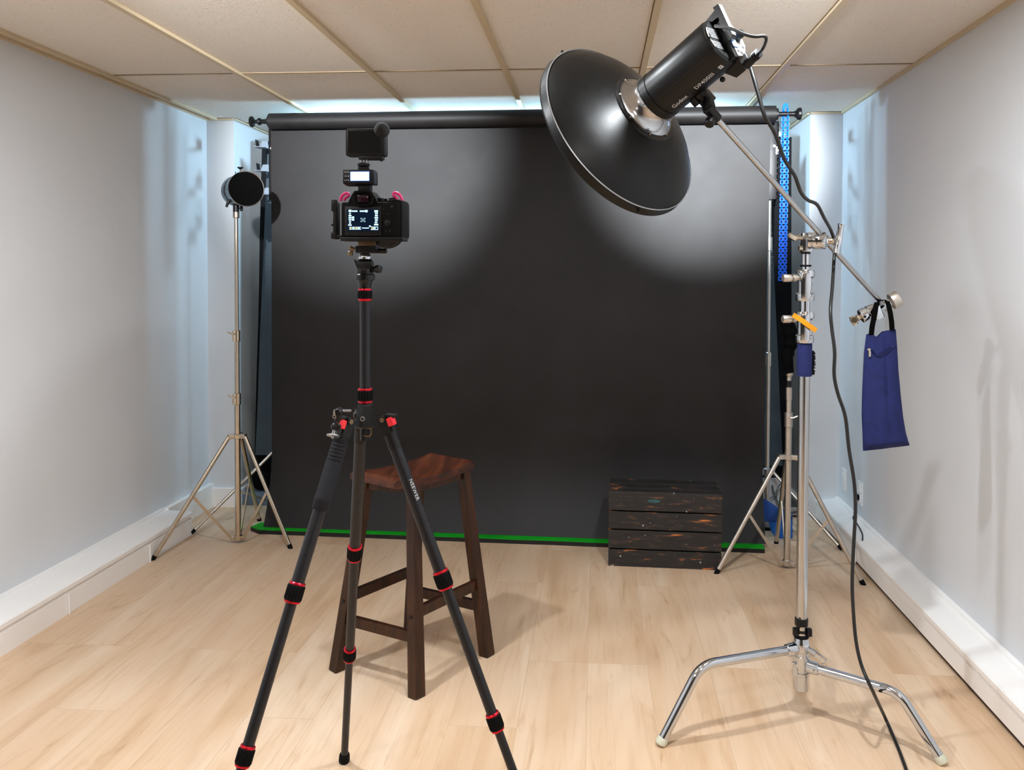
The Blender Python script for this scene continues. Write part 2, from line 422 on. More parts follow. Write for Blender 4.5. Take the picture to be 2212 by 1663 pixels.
mb.box((XPL+.011, (YF+YB)/2, H+.002), (.014, YB-YF, .009)); mb.box((XPR-.011, (YF+YB)/2, H+.002), (.014, YB-YF, .009))
mb.build('trim_4', GRIDM, None, smooth=False)['kind'] = 'structure'

def plinth(name, xw, sgn, depth, y0, y1, z0, h=.124):
    """boxed skirting: a front board, a cap with a rounded nose and a thin bead against the wall"""
    P = [(0, z0), (depth-.006, z0), (depth-.006, h-.040), (depth-.009, h-.036), (depth-.009, h-.026), (depth, h-.022), (depth, h-.006), (depth-.006, h), (.02, h+.006), (.016, h+.016), (0, h+.018)]
    poly = [(xw+sgn*a, y0, b) for a, b in P]
    return struct(MB().prism(poly, (0, y1-y0, 0)).build(name, TRIMW, None, smooth=False))
plinth('baseboard_left', XL, 1, .165, YN, 4.296, .0)
plinth('baseboard_right', XR, -1, .127, YN, YF, .020)
mb = MB()
mb.box((XL+.016, (4.296+YF)/2, .070), (.032, YF-4.296, .14), None, .003); mb.box(((XL+XPL)/2, YF-.009, .058), (XPL-XL, .018, .116), None, .003)
mb.box((XPL+.009, (YF+YB)/2, .05), (.018, YB-YF, .1), None, .003); mb.box(((XL+XR)/2, YB-.009, .05), (XPR-XPL, .018, .1), None, .003)
mb.box((XPR-.009, (YF+YB)/2, .05), (.018, YB-YF, .1), None, .003)
struct(mb.build('baseboard_back', TRIMW, None, smooth=False))
struct(MB().box((XR-.055, (YN+YF)/2, .0105), (.11, YF-YN, .021)).build('trim_5', M('plinth gap shade', (70, 56, 42), .9), None, smooth=False))  # dark strip, its colour stands for the shade under the raised plinth
# plinth cover joints
mb = MB()
for y in (G(330, 1214).y, G(150, 1326).y, 1.2): mb.box((XL+.1645, y, .042), (.005, .006, .084))
mb.box((XR-.1265, G(1847, 1220).y, .052), (.005, .02, .08))
struct(mb.build('trim_6', TRIMW, None, smooth=False))

# ------------------------------------------------------------------ paper backdrop and its stands
pL, pR = V((-1.784, 4.468, 0)), V((.897, 4.412, 0))
ax = (pR-pL).normalized(); fr = V((ax.y, -ax.x, 0))          # fr points to the room
ROLLZ = 2.214; RR = .043
bd = thing('paper_backdrop', 'wide roll of black seamless paper hanging behind the wooden stool', 'backdrop', lerp(pL, pR, .5))
rl, rr_ = pL+ax*(.014), pR+ax*.013
MB().lathe(V((rl.x, rl.y, ROLLZ)), rr_-rl, [(0, .02), (0, RR), ((rr_-rl).length, RR), ((rr_-rl).length, .02)], 48).build('paper_roll', PAPER, bd)
def sheet(u, v):
    top = ROLLZ-.004; z = top + (.024-top)*v
    p = lerp(pL, pR, u)
    p = p - ax*(.030*u*v)
    d = -.043 + .003*math.sin(u*9+1)*v + .006*mnoise.noise(V((u*3, v*2.4, .3))) - .004*math.sin(v*5)
    if v > .80: d += ((v-.80)/.20)**2*(.118+.022*u)
    if v < .02: d += (-.0)
    return V((p.x, p.y, z)) + fr*(d+RR*.0 - .0)
MB().grid(sheet, 70, 60).build('paper_sheet', PAPER, bd)
tp = AT(589, 432, 4.47)
MB().prism([AT(587, 418, 4.44), AT(598, 458, 4.44), AT(587, 446, 4.44)], (0, .002, 0)).build('torn_flap', PAPER, bd, smooth=False)
def roll_plug(end, d, name):
    pr = [(0, 0), (0, .026), (.012, .026), (.014, .014), (.05, .012), (.052, .018), (.064, .020), (.07, .011), (.088, .010), (.094, .026), (.100, .030), (.108, .028), (.110, 0)]
    MB().lathe(V((end.x, end.y, ROLLZ)), d, pr, 24).build(name, BLK, bd)
roll_plug(rl, -ax, 'end_plug')
o = MB().lathe(V((rr_.x, rr_.y, ROLLZ)), ax, [(0, 0), (0, .030), (.012, .030), (.016, .013), (.03, .012), (.045, .013), (.08, .012), (.09, .012), (.1, .016), (.112, .030), (.124, .032), (.128, .029), (.13, 0)], 24).build('end_plug', BLK, bd)

def tri_legs(X, Y, feet, hub_z, foot_r, r, hub_off, mat, root, brace=None, brace_z=.03, brace_t=.5, br=.005):
    c = V((X, Y, 0))
    for f in feet:
        f = V(f); d = (f-c); d.z = 0; d.normalize()
        a = c + d*hub_off + V((0, 0, hub_z)); b = V((f.x, f.y, foot_r))
        MB().tube([a, lerp(a, b, .5), b], r, 12).build('leg', mat, root)
        MB().lathe(b+(b-a).normalized()*-.02, (b-a), [(0, r*.9), (0, r*1.08), (.018, r*1.1), (.024, r*1.0), (.024, 0)], 14).build('rubber_foot', RUB if mat is not NICKEL else ALU, root)
        if brace:
            q = lerp(a, b, brace_t); s0 = c + d*.022 + V((0, 0, brace_z))
            MB().beam(s0, q, br*.8, br*2.2).build('brace', mat, root)

def backdrop_stand(X, Y, ztop, zhub, feet, plate_px, label, side):
    t = thing('backdrop_stand', label, 'stand', (X, Y, 0), 'silver stands holding the black paper roll')
    mb = MB(); mb.cyl((X, Y, .05), (X, Y, .95), .0125, n=16); mb.cyl((X, Y, .95), (X, Y, ztop), .0095, n=16)
    mb.build('pole', SATIN, t)
    for z in (.90, 1.52): MB().cyl((X, Y, z), (X, Y, z+.075), .016, n=16, bev=.003).build('lock_collar', SATIN, t)
    mb = MB(); mb.cyl((X, Y, zhub-.02), (X, Y, zhub+.02), .024, n=18, bev=.004)
    for f in feet:
        d = (V(f)-V((X, Y, 0))); d.z = 0; d.normalize(); mb.beam(V((X, Y, zhub)), V((X, Y, zhub))+d*.045, .014, .028)
    mb.build('leg_hub', ALU, t)
    tri_legs(X, Y, feet, zhub, .012, .0085, .04, SATIN, t, True, .08, .5)
    x0, y0, x1, y1 = plate_px
    mb = MB(); pxbox(mb, x0, y0, x1, y1, Y-.05, .006, .001)
    a = AT((x0+x1)/2, (y0+y1)/2, Y-.05)
    mb.box((X, Y-.022, a.z), (.03, .05, .3)); mb.build('hook_plate', BLK, t)
    mb = MB()
    cc = AT((x0+x1)/2, y0+.32*(y1-y0), Y-.056); mb.cyl(cc, cc+V((0, -.008, 0)), .007, n=14); mb.build('bolt', SATIN, t)
    return t
def hook(t, p, s, sx):
    """U shaped roll hook opening upward: a trapezoid cheek beside the plate, a floor and a thin upright lip"""
    mb = MB(); x, y, z = p
    w, h = .034*s, .044*s
    mb.prism([(x-.4*w*sx, y, z+h), (x+.55*w*sx, y, z+h), (x+.72*w*sx, y, z), (x-.95*w*sx, y, z)], (0, .004, 0))
    mb.prism([(x+.72*w*sx, y, z), (x-1.35*w*sx, y, z+.004), (x-1.35*w*sx, y, z+.008), (x+.72*w*sx, y, z+.004)], (0, -.05, 0))
    mb.build('roll_hook', HOOKP, t, smooth=False)
    mb = MB(); mb.prism([(x-1.35*w*sx, y, z+.006), (x-1.5*w*sx, y, z+h*1.2), (x-1.6*w*sx, y, z+h*1.2), (x-1.45*w*sx, y, z+.006)], (0, .045, 0))
    mb.build('hook_lip', BLK, t, smooth=False)
def ring_feet(X, Y, f, n=3):
    d = V(f)-V((X, Y, 0)); r = math.hypot(d.x, d.y); a = math.atan2(d.y, d.x)
    return [V((X+r*math.cos(a+2*PI*k/n), Y+r*math.sin(a+2*PI*k/n), 0)) for k in range(n)]
bxL, byL = -1.775, 4.64
sL = backdrop_stand(bxL, byL, 2.2, AT(580, 968, byL).z, ring_feet(bxL, byL, G(415, 1155)), (580, 268, 594, 432), 'silver backdrop stand behind the paper edge, beside the round reflector flash', -1)
for (hx, hy) in ((571, 321), (573, 372), (578, 422)): hook(sL, AT(hx, hy, byL+.085), 1.0, 1)
bxR = AT(1659, 800, 4.6).x; byR = 4.6
fR = ring_feet(bxR, byR, G(1817, 1190))
sR = backdrop_stand(bxR, byR, 2.2, AT(1656, 1018, byR).z, fR, (1663, 262, 1681, 430), 'silver backdrop stand behind the paper edge, beside the hanging blue chain', 1)
for (hx, hy) in ((1672, 308), (1673, 366), (1671, 418)): hook(sR, AT(hx, hy, byR+.10), .95, -1)
MB().box(AT(1679, 325, byR-.06), (.016, .004, .042), None, .002).build('tag', CARD, sR)

# blue chain hanging from the roll
ct, cb_ = AT(1697, 236, 4.415), AT(1690, 604, 4.40)
mb = MB(); n = 60
for k in range(2):
    for i in range(n):
        p = lerp(ct, cb_, i/n) + V(((-.010 if k else .010), .004*(k*2-1), 0))
        q = lerp(ct, cb_, (i+1.25)/n) + V(((-.010 if k else .010), .004*(k*2-1), 0))
        d = q-p; w = V((.0075, 0, 0)) if i % 2 else V((0, .0075, 0))
        loop = [p+w*.5, p+w, lerp(p, q, .5)+w*1.05, q+w, q+w*.4, q-w*.4, q-w, lerp(p, q, .5)-w*1.05, p-w, p-w*.5, p+w*.5]
        mb.tube(loop, .0034, 5)
mb.tube([ct+V((-.010, 0, 0)), ct+V((-.008, 0, .018)), ct+V((0, 0, .026)), ct+V((.008, 0, .018)), ct+V((.010, 0, 0))], .006, 8, 3)
tag(mb.build('plastic_chain', BLUEP), 'bright blue plastic chain hanging from the end of the paper roll', 'chain')

# cloth behind the paper
def drape(x0, x1, x0b, x1b, Y, ztop, zbot, waves, amp, ph=0.):
    def f(u, v):
        a = x0+(x0b-x0)*v; b = x1+(x1b-x1)*v
        return V((a+(b-a)*u, Y+amp*(.5+.5*v)*math.sin(u*waves+ph)+.01*mnoise.noise(V((u*6, v*3, ph))), ztop+(zbot-ztop)*v))
    return f
cA, cB = AT(566, 300, 5.04), AT(1711, 300, 5.04); cA2 = AT(549, 950, 5.04); cB2 = AT(1712, 950, 5.04)
tag(MB().grid(drape(cA.x, cB.x, cA2.x, cB2.x, 5.04, 2.2, .18, 70, .03), 220, 20).build('black_curtain', CURT, None), 'black cloth curtain with folds hanging behind the black paper', 'curtain')
gA, gB = AT(574, 470, 4.86), AT(1668, 300, 4.78); gA2 = AT(546, 960, 4.86); gB2 = AT(1693, 960, 4.86)
tag(MB().grid(drape(gA.x, gB.x, gA2.x, gB2.x, 4.88, 2.1, .30, 24, .02, 1.), 120, 20).build('grey_cloth_backdrop', GREYC, None), 'slate grey cloth sheet hanging between black paper and curtain', 'cloth')

# green edged mat under the paper
mA, mB_ = V((-1.86, 4.34, 0)), V((.845, 4.241, 0))
da = (mB_-mA).normalized(); dn_ = V((-da.y, da.x, 0))
mat_t = thing('studio_mat', 'flat black floor mat with bright green top edge under the paper', 'mat', mA)
def outline(z, e):
    P = []
    n = 40
    for i in range(n+1):
        u = i/n; p = lerp(mA, mB_, u) + dn_*(e + .004*mnoise.noise(V((u*14, z*30, 2))))
        if u < .02: p = p + dn_*.05
        P.append(V((p.x, p.y, z)))
    return P + [mB_+dn_*.13+V((0, 0, z)), mA+dn_*.13+V((.02, 0, z))]
MB().prism(outline(0, 0), (0, 0, .020)).build('mat_board', BLKBD, mat_t, smooth=False)
MB().prism(outline(.0202, .004), (0, 0, .003)).build('green_top', GREEN, mat_t, smooth=False)

# ------------------------------------------------------------------ wooden crate
c0, c1 = V((.0625, 3.996, 0)), V((.593, 3.975, 0))
ca = (c1-c0).normalized(); cn = V((-ca.y, ca.x, 0)); CW = (c1-c0).length; CD, CH = .262, .355
rotc = Matrix((ca, cn, V((0, 0, 1)))).transposed()
cr = thing('wooden_crate', 'black painted wooden slat crate with worn orange scratches, on floor before the paper', 'crate', lerp(c0, c1, .5))
def crp(u, d, z): return c0 + ca*u + cn*d + V((0, 0, z))
th = .014
mb = MB(); zz = 0.0; hs = [.080, .086, .082, .086]; gap = .007
for h in hs:
    mb.box(crp(CW/2, th/2, zz+h/2), (CW, th, h), rotc, .002); zz += h+gap
mb.build('front_panel', CRATE, cr, smooth=False)
mb = MB(); dd = 0.002
for w in (.07, .09, .09):
    mb.box(crp(CW/2, dd+w/2, CH-th/2+.004), (CW-.004, w, th), rotc, .002); dd += w+.004
mb.build('top_panel', CRATE, cr, smooth=False)
for u in (.009, CW-.009):
    MB().box(crp(u, CD/2+th/2, CH/2-.004), (.016, CD-th-.004, CH-.012), rotc, .002).build('side_panel', CRATE, cr, smooth=False)
mb = MB(); mb.box(crp(CW/2, CD/2, .012), (CW-.04, CD-.03, .014), rotc)
mb.build('bottom_panel', CRATE, cr, smooth=False)
mb = MB(); mb.box(crp(CW/2, CD-.006, CH/2-.004), (CW-.036, .01, CH-.03), rotc)
mb.build('back_panel', CRATE, cr, smooth=False)
TEAL = M('teal paint smear', (40, 82, 84), .6, var=.3, nscale=80)
mb = MB(); mb.grid(lambda u, v: crp(.215+.03*(2*u-1)*math.sqrt(max(0, 1-(2*v-1)**2*.9))*(1+.15*math.sin(v*20)), -.0006, .318+.008*(2*v-1)), 8, 6)
mb.build('paint_smear', TEAL, cr, smooth=False)

# ------------------------------------------------------------------ saddle stool
stl = thing('bar_stool', 'dark brown wooden saddle seat stool standing behind the camera tripod', 'stool', (-.644, 2.922, 0))
ZS = .655
fL, fF, fR_ = G(728, 1447), G(900, 1505), G(1052, 1415); fB = fL+fR_-fF
tL, tF, tR = G(788, 1065, .632), G(893, 1075, .632), G(1001, 1022, .665)
tR = lerp(V((fR_.x, fR_.y, 0)), tR, .632/.665); tB = tL+tR-tF; ZS = .632
legs = dict(L=(fL, tL), F=(fF, tF), R=(fR_, tR), B=(fB, tB))
lx = G(1026, 994, .71)-G(862, 1036, .71); lx.normalize(); sx_ = V((-lx.y, lx.x, 0))
for k, (f, t) in legs.items():
    f = V((f.x, f.y, 0)); mb = MB()
    mb.beam(f, t + (t-f).normalized()*.045, .044, .040, upv=sx_, bevel=.003, w2=.036, h2=.036)
    mb.build('leg', STOOL, stl, smooth=False)
def lp(k, z): f, t = legs[k]; return lerp(V((f.x, f.y, 0)), t, z/ZS)
for a, b, z in (('L', 'F', .185), ('B', 'R', .18), ('F', 'R', .262), ('L', 'B', .265)):
    MB().beam(lp(a, z), lp(b, z), .020, .036, bevel=.002).build('stretcher', STOOL, stl, smooth=False)
for a, b in (('L', 'F'), ('B', 'R'), ('F', 'R'), ('L', 'B')):
    MB().beam(lp(a, .664), lp(b, .664), .020, .034, bevel=.002).build('apron', STOOL, stl, smooth=False)
sc = (G(757, 1021, .71)+G(862, 1036, .71)+G(1026, 994, .71)+G(920, 978, .71))/4
SL, SW = .392, .220
def seat_pt(u, v, top):
    a = (u-.5)*2; b = (v-.5)*2
    z = .700 + .016*a*a - .006*(1-b*b)*0
    e = max(0, abs(a)-.90)/.10; e2 = max(0, abs(b)-.88)/.12
    if top: z -= .010*e*e + .006*e2*e2
    else: z = .669 + .012*a*a + .003*e*e
    return sc*1 + lx*(a*SL/2) + sx_*(b*SW/2) + V((0, 0, z-sc.z))
mb = MB(); nu, nv = 40, 20
T = [[mb.bm.verts.new(seat_pt(i/nu, j/nv, True)) for j in range(nv+1)] for i in range(nu+1)]
B = [[mb.bm.verts.new(seat_pt(i/nu, j/nv, False)) for j in range(nv+1)] for i in range(nu+1)]
for i in range(nu):
    for j in range(nv):
        mb.bm.faces.new((T[i][j], T[i+1][j], T[i+1][j+1], T[i][j+1])); mb.bm.faces.new((B[i][j+1], B[i+1][j+1], B[i+1][j], B[i][j]))
for i in range(nu):
    mb.bm.faces.new((B[i][0], B[i+1][0], T[i+1][0], T[i][0])); mb.bm.faces.new((T[i][nv], T[i+1][nv], B[i+1][nv], B[i][nv]))
for j in range(nv):
    mb.bm.faces.new((T[0][j], T[0][j+1], B[0][j+1], B[0][j])); mb.bm.faces.new((B[nu][j], B[nu][j+1], T[nu][j+1], T[nu][j]))
mb.build('seat', SEATW, stl, ang=40)
for k, z in (('L', .255), ('F', .255)):
    p = lp(k, z); d = -lx*.0235; MB().cyl(p+d*.9, p+d, .006, n=12).build('screw', BLK, stl)

# ------------------------------------------------------------------ light stands
def light_stand(X, Y, feet, label, mat, secs, collars, zhub, ztop, grp):
    t = thing('light_stand', label, 'light stand', (X, Y, 0), grp)
    for (z0, z1, r) in secs: MB().cyl((X, Y, z0), (X, Y, z1), r, n=18).build('tube', mat, t)
    for (z0, z1, r, s) in collars:
        c = MB(); c.cyl((X, Y, z0), (X, Y, z1), r, n=18, bev=.002); c.box((X-.006, Y-r, (z0+z1)/2), (.020, .012, (z1-z0)*.92), None, .002)
        c.cyl((X-.006, Y-r-.008, z0+.2*(z1-z0)), (X-.006, Y-r-.002, z0+.2*(z1-z0)), .006, n=12)
        co = c.build('clamp_collar', mat, t)
        k = MB(); zc = z0+.7*(z1-z0)
        k.cyl((X, Y-r-.018, zc), (X, Y-r, zc), .005, n=10)
        k.tube([(X, Y-r-.016, zc), (X+.014*s, Y-r-.018, zc+.001), (X+.034*s, Y-r-.02, zc+.010)], [.006, .005, .0035], 8)
        k.build('wing_screw', mat, co)
    h = MB(); h.cyl((X, Y, zhub-.012), (X, Y, zhub+.012), .024, n=18, bev=.003)
    for f in feet:
        d = V(f)-V((X, Y, 0)); d.z = 0; d.normalize(); h.beam(V((X, Y, zhub+.002)), V((X, Y, zhub+.002))+d*.050, .022, .022, bevel=.002)
    h.build('leg_hub', mat, t)
    h = MB(); h.cyl((X, Y, .012), (X, Y, .042), .021, n=18, bev=.003)
    for f in feet:
        d = V(f)-V((X, Y, 0)); d.z = 0; d.normalize(); h.beam(V((X, Y, .028)), V((X, Y, .028))+d*.040, .014, .018, bevel=.002)
    h.build('brace_hub', mat, t)
    c = V((X, Y, 0))
    for f in feet:
        f = V(f); d = f-c; d.z = 0; d.normalize()
        a = c+d*.046+V((0, 0, zhub)); b = V((f.x, f.y, .010))
        lg = MB().tube([a, lerp(a, b, .5), b], .0105, 12).build('leg', mat, t)
        MB().lathe(b-(b-a).normalized()*.010, b-a, [(0, .0105), (0, .0115), (.014, .0118), (.0285, .0108), (.0285, 0)], 14).build('foot_cap', RUB, lg)
        q = lerp(a, b, .50); s0 = c+d*.036+V((0, 0, .030))
        MB().beam(s0, q, .006, .013).build('brace', mat, t)
    return t
lsx, lsy = -1.84, 4.19
lsf = [G(332, 1209), G(626, 1184), V((-1.885, 4.57, 0))]
LS1 = light_stand(lsx, lsy, lsf, 'shiny chrome light stand carrying the small reflector flash, by the wall with plinth', NICKEL,
            [(.03, .75, .0145), (.70, 1.09, .0120), (1.05, 1.70, .0098)], [(.715, .775, .0185, -1), (1.04, 1.098, .0165, -1)], .552, 1.70, 'tripod light stands')
MB().cyl((lsx, lsy, 1.672), (lsx, lsy, 1.706), .016, n=18, bev=.003).build('spigot_collar', NICKEL, LS1)
rsx, rsy = .908, 4.034
rsf = [G(1550, 1238), G(1862, 1262), V((.935, 4.40, 0))]
LS2 = light_stand(rsx, rsy, rsf, 'satin silver light stand beside the crate, a black wrap on its top', SATIN,
            [(.03, .70, .0152), (.66, .86, .0125), (.84, .94, .0105)], [(.672, .742, .0185, 1)], .53, .94, 'tripod light stands')
MB().cyl((rsx, rsy, .862), (rsx, rsy, .892), .0135, n=18).build('rubber_band', BLK, LS2)
MB().cyl((rsx, rsy, .800), (rsx, rsy, .862), .0145, n=18, bev=.002).build('sleeve', SATIN, LS2)
mb = MB(); mb.sphere((rsx, rsy, .925), .0175, squash=1.1); mb.build('top_knob', SATIN, LS2)
# black cloth wrap on top of it
w = [AT(1706, 805, 4.03), AT(1700, 770, 4.03), AT(1708, 745, 4.03), AT(1706, 720, 4.02), AT(1699, 700, 4.02), AT(1703, 684, 4.02)]
mb = MB()
pts = spline(w, 6)
mb.tube(pts, [.020+.009*mnoise.noise(V((i*.35, 1, 2)))+.012*math.sin(i/len(pts)*PI) for i in range(len(pts))], 14)
mb.tube([w[0]+V((0, 0, .01)), w[0]+V((-.025, -.01, .0)), w[0]+V((-.045, -.01, -.028))], [.012, .008, .003], 8, 3)
mb.tube([AT(1716, 742, 4.0), AT(1722, 730, 4.0), AT(1712, 700, 4.0), AT(1701, 692, 4.0)], .010, 10, 4)
tag(mb.build('black_cloth_wrap', BAGB), 'crumpled black cloth wrapped on top of the satin silver light stand', 'cloth')

# ------------------------------------------------------------------ flash head with small reflector
FY = lsy-.10
fc = AT(532, 408, FY); fd = V((.58, -.81, -.03)).normalized()
fl = thing('studio_flash', 'small black studio flash with round chrome rimmed reflector on the chrome stand', 'studio flash', (lsx, lsy, 1.70))
RF = .0875
MB().lathe(fc, -fd, [(.010, RF-.006), (0, RF-.003), (-.002, RF), (0, RF+.001), (.010, RF), (.010, RF-.006)], 48).build('reflector', CHROME2, fl)
MB().lathe(fc-fd*.006, -fd, [(0, 0), (0, RF-.0035), (.004, RF-.004)], 48).build('honeycomb', INNER, fl)
MB().lathe(fc-fd*.009, -fd, [(0, .080), (0, RF-.0015), (.05, .083), (.10, .080), (.115, .072), (.115, .06)], 40).build('reflector_shell', BLKS, fl)
MB().lathe(fc-fd*.115, -fd, [(0, .05), (0, .074), (.01, .079), (.10, .079), (.12, .070), (.122, 0)], 40).build('body', BLKS, fl)
bc = fc-fd*.13
mb = MB(); tpz = bc+V((0, 0, .08)); mb.cyl(tpz+V((0, 0, -.01)), tpz+V((0, 0, .030)), .0028, n=8); mb.lathe(tpz+V((0, 0, .026)), (0, 0, 1), [(0, .003), (.006, .013), (.012, .015), (.014, 0)], 16)
mb.build('lock_knob', BLK, fl)
for dx, dz in ((-.026, .076), (.028, .076)):
    mb = MB(); q = bc+V((dx, 0, dz-.01)); mb.cyl(q, q+V((0, 0, .026)), .0018, n=8); mb.sphere(q+V((0, 0, .027)), .0028, 8, 6)
    mb.build('umbrella_clip', BLK, fl)
hb = AT(503, 425, FY+.09)
MB().tube([hb+V((.02, 0, .02)), hb, AT(494, 435, FY+.08), AT(489, 447, FY+.07)], [.012, .011, .008, .006], 10, 4).build('tilt_handle', BLK, fl)
mb = MB(); mb.cyl((lsx, lsy, 1.695), (lsx, lsy, 1.775), .0155, n=18, bev=.002); mb.box((lsx, lsy, 1.775), (.034, .04, .05), None, .004)
mb.build('stand_bracket', BLK, fl)
mb = MB(); mb.cyl((lsx+.014, lsy-.004, 1.722), (lsx+.030, lsy-.012, 1.722), .004, n=10); mb.box((lsx+.034, lsy-.014, 1.720), (.013, .012, .028), None, .003)
mb.build('bracket_knob', BLK, fl)

# ------------------------------------------------------------------ camera tripod
TX, TY, TH = -.5285, 1.8914, 1.0554
legsT = [((-.5495, 1.9369, TH), (-.7092, 2.3126, 0)), ((-.5599, 1.8520, TH), (-.8054, 1.5258, 0)), ((-.4812, 1.8854, TH), (-.0760, 1.8358, 0))]
tr = thing('camera_tripod', 'black tripod with red lock rings holding the camera before the stool', 'tripod', (TX, TY, 0))
def tz(y): return AT(790, y, TY).z
MB().cyl((TX, TY, TH-.05), (TX, TY, tz(606)), .0117, n=24).build('centre_column', CARB, tr)
def twist(a, d, L, r, parent, ends=(1, 1)):
    """ribbed twist lock with red rings, starting at a along d"""
    d = V(d).normalized(); pr = [(0, r*.8), (0, r)]
    lk = MB(); lk.lathe(a, d, [(0, r*.75), (.0, r*.95), (.002, r), (L-.002, r), (L, r*.95), (L, r*.75)], 28)
    _, x, y = lk.frame(d)
    for k in range(18):
        q = (x*math.cos(2*PI*k/18)+y*math.sin(2*PI*k/18))*r
        lk.beam(a+q+d*(L*.12), a+q+d*(L*.88), .0028, .0024, upv=q)
    o = lk.build('twist_lock', RUB, parent)
    MB().lathe(a-d*.004, d, [(0, r*.72), (.0, r*.88), (.002, r*.98), (.0055, r*.98), (.007, r*.8)], 28).build('red_ring', RED, o)
    MB().lathe(a+d*(L-.003), d, [(0, r*.8), (.0, r*.97), (.003, r*.99), (.006, r*.92), (.006, r*.7)], 28).build('red_ring', RED, o)
twist(V((TX, TY, tz(866))), (0, 0, 1), tz(841)-tz(866), .0168, tr)
twist(V((TX, TY, tz(646))), (0, 0, 1), tz(626)-tz(646), .0155, tr)
MB().lathe((TX, TY, TH-.022), (0, 0, 1), [(0, 0), (0, .020), (.004, .0235), (.018, .0225), (.052, .018), (.055, .016), (.055, .0)], 6).build('spider', BLK, tr, smooth=False)
mb = MB(); q = V((TX, TY-.0205, TH+.002)); mb.lathe(q, (0, -1, 0), [(0, .0055), (.003, .0055), (.003, .003), (0, .003)], 16); mb.build('hub_bolt', ALU, tr)
mb = MB(); hk = V((TX+.008, TY-.012, TH-.022)); mb.tube([hk, hk+V((.008, 0, 0)), hk+V((.009, 0, -.012)), hk+V((.002, 0, -.017)), hk+V((-.008, 0, -.016))], .0018, 8, 4); mb.build('bag_hook', BRASS, tr)
def leg_pts(i): a, b = legsT[i]; return V(a), V(b)
S1 = {0: (768, 1193), 1: (637, 1280), 2: (955, 1252)}; S2 = {0: (754, 1413), 1: (523, 1632), 2: (1067, 1560)}
def along(a, b, px):
    """fraction along the leg a-b whose image is nearest px"""
    best, bt = 1e9, 0
    for k in range(1001):
        p = lerp(a, b, k/1000); d = p-EYE; z = d.dot(fwd); x = CX+F_PX*d.dot(R2)/z; y = CY-F_PX*d.dot(U2)/z
        e = (x-px[0])**2+(y-px[1])**2
        if e < best: best, bt = e, k/1000
    return bt
for i in range(3):
    a, b = leg_pts(i); d = (b-a).normalized(); Lg = (b-a).length; c = V((TX, TY, a.z))
    lg = thing('leg', '', '', c); del lg['label']; del lg['category']; lg.parent = tr; lg.location = c - tr.location
    o_ = (a-c); o_.z = 0; o_.normalize(); tn = V((-o_.y, o_.x, 0))
    t1, t2 = along(a, b, S1[i]), along(a, b, S2[i])
    if i == 0: t1, t2 = t1, t2
    MB().cyl(a+d*.03, lerp(a, b, t1), .0142, n=24).build('upper_tube', CARB, lg)
    MB().cyl(lerp(a, b, t1), lerp(a, b, t2), .0120, n=24).build('middle_tube', CARB, lg)
    MB().cyl(lerp(a, b, t2), b-d*.02, .0100, n=24).build('lower_tube', CARB, lg)
    hl = .036
    twist(lerp(a, b, t1)-d*hl*.5, d, hl, .0180, lg); twist(lerp(a, b, t2)-d*hl*.5, d, hl*.95, .0160, lg)
    MB().lathe(b-d*.03, d, [(0, .009), (0, .0135), (.006, .015), (.024, .0155), (.030, .011), (.030, 0)], 24).build('rubber_foot', RUB, lg)
    # yoke and angle stop
    y = MB()
    for s in (-1, 1): y.beam(a+tn*(s*.012)-o_*.006+V((0, 0, .004)), a+tn*(s*.012)+d*.035, .005, .022, upv=o_)
    y.cyl(a-tn*.017, a+tn*.017, .0085, n=18); y.lathe(a+d*.022, d, [(0, .010), (0, .0145), (.05, .0152), (.05, .012)], 24); y.beam(a+d*.006+o_*.010, a+d*.030+o_*.008, .022, .012, upv=o_, bevel=.002)
    y.beam(a+o_*.004+V((0, 0, .0095)), a+o_*.026+V((0, 0, .008)), .024, .005)
    y.build('yoke', BLK, lg)
    y = MB(); y.cyl(a-tn*.0185, a-tn*.0165, .0055, n=16); y.cyl(a+tn*.0165, a+tn*.0185, .0055, n=16); y.build('pivot_pin', BRASS, lg)
    if i: 
        rp = a+o_*.024+d*.016; sd = V((0, -1, 0)) 
        xx = tn*(1 if i == 1 else -1)
        mm = Matrix((tn, (d.cross(tn)).normalized(), d)).transposed()
        MB().box(a+d*.004+o_*.016+V((.004 if i == 1 else 0, -.006, 0)), (.022, .014, .020), mm, .003).build('angle_stop', REDP, lg)
    if i == 1:
        t3, t4 = along(a, b, (740, 950)), along(a, b, (692, 1102))
        gp = MB(); Lr = (t4-t3)*Lg; pr = [(0, .014), (0, .0185)]
        for k in range(6): pr += [(.006+k*.008, .0185), (.009+k*.008, .0172), (.012+k*.008, .0185)]
        pr += [(Lr-.030, .0183), (Lr-.028, .0192), (Lr-.016, .0192), (Lr-.014, .0183), (Lr-.002, .0186), (Lr, .0175), (Lr, .014)]
        gp.lathe(lerp(a, b, t3), d, pr, 28); gp.build('foam_grip', M('knurled foam', (26, 27, 31), .7, var=.3, nscale=220, bump=.3, bscale=500, spec=.2), lg)
    if i == 2:
        tA = along(a, b, (889, 1033)); tB = along(a, b, (905, 1088))
        nrm = (EYE-lerp(a, b, tA)); nrm = (nrm-d*nrm.dot(d)).normalized(); cr_ = nrm.cross(d)
        oo = lerp(a, b, tA)
        def wr(x, yy, oo=oo, d=d, nrm=nrm, cr_=cr_):
            ph = (yy)/.0142 + .30
            return oo + d*x + (nrm*math.cos(ph)+cr_*math.sin(ph))*.0146
        text_mesh('NEEWER', .0125, wr, 'lettering', LETTER, lg, 1.05)
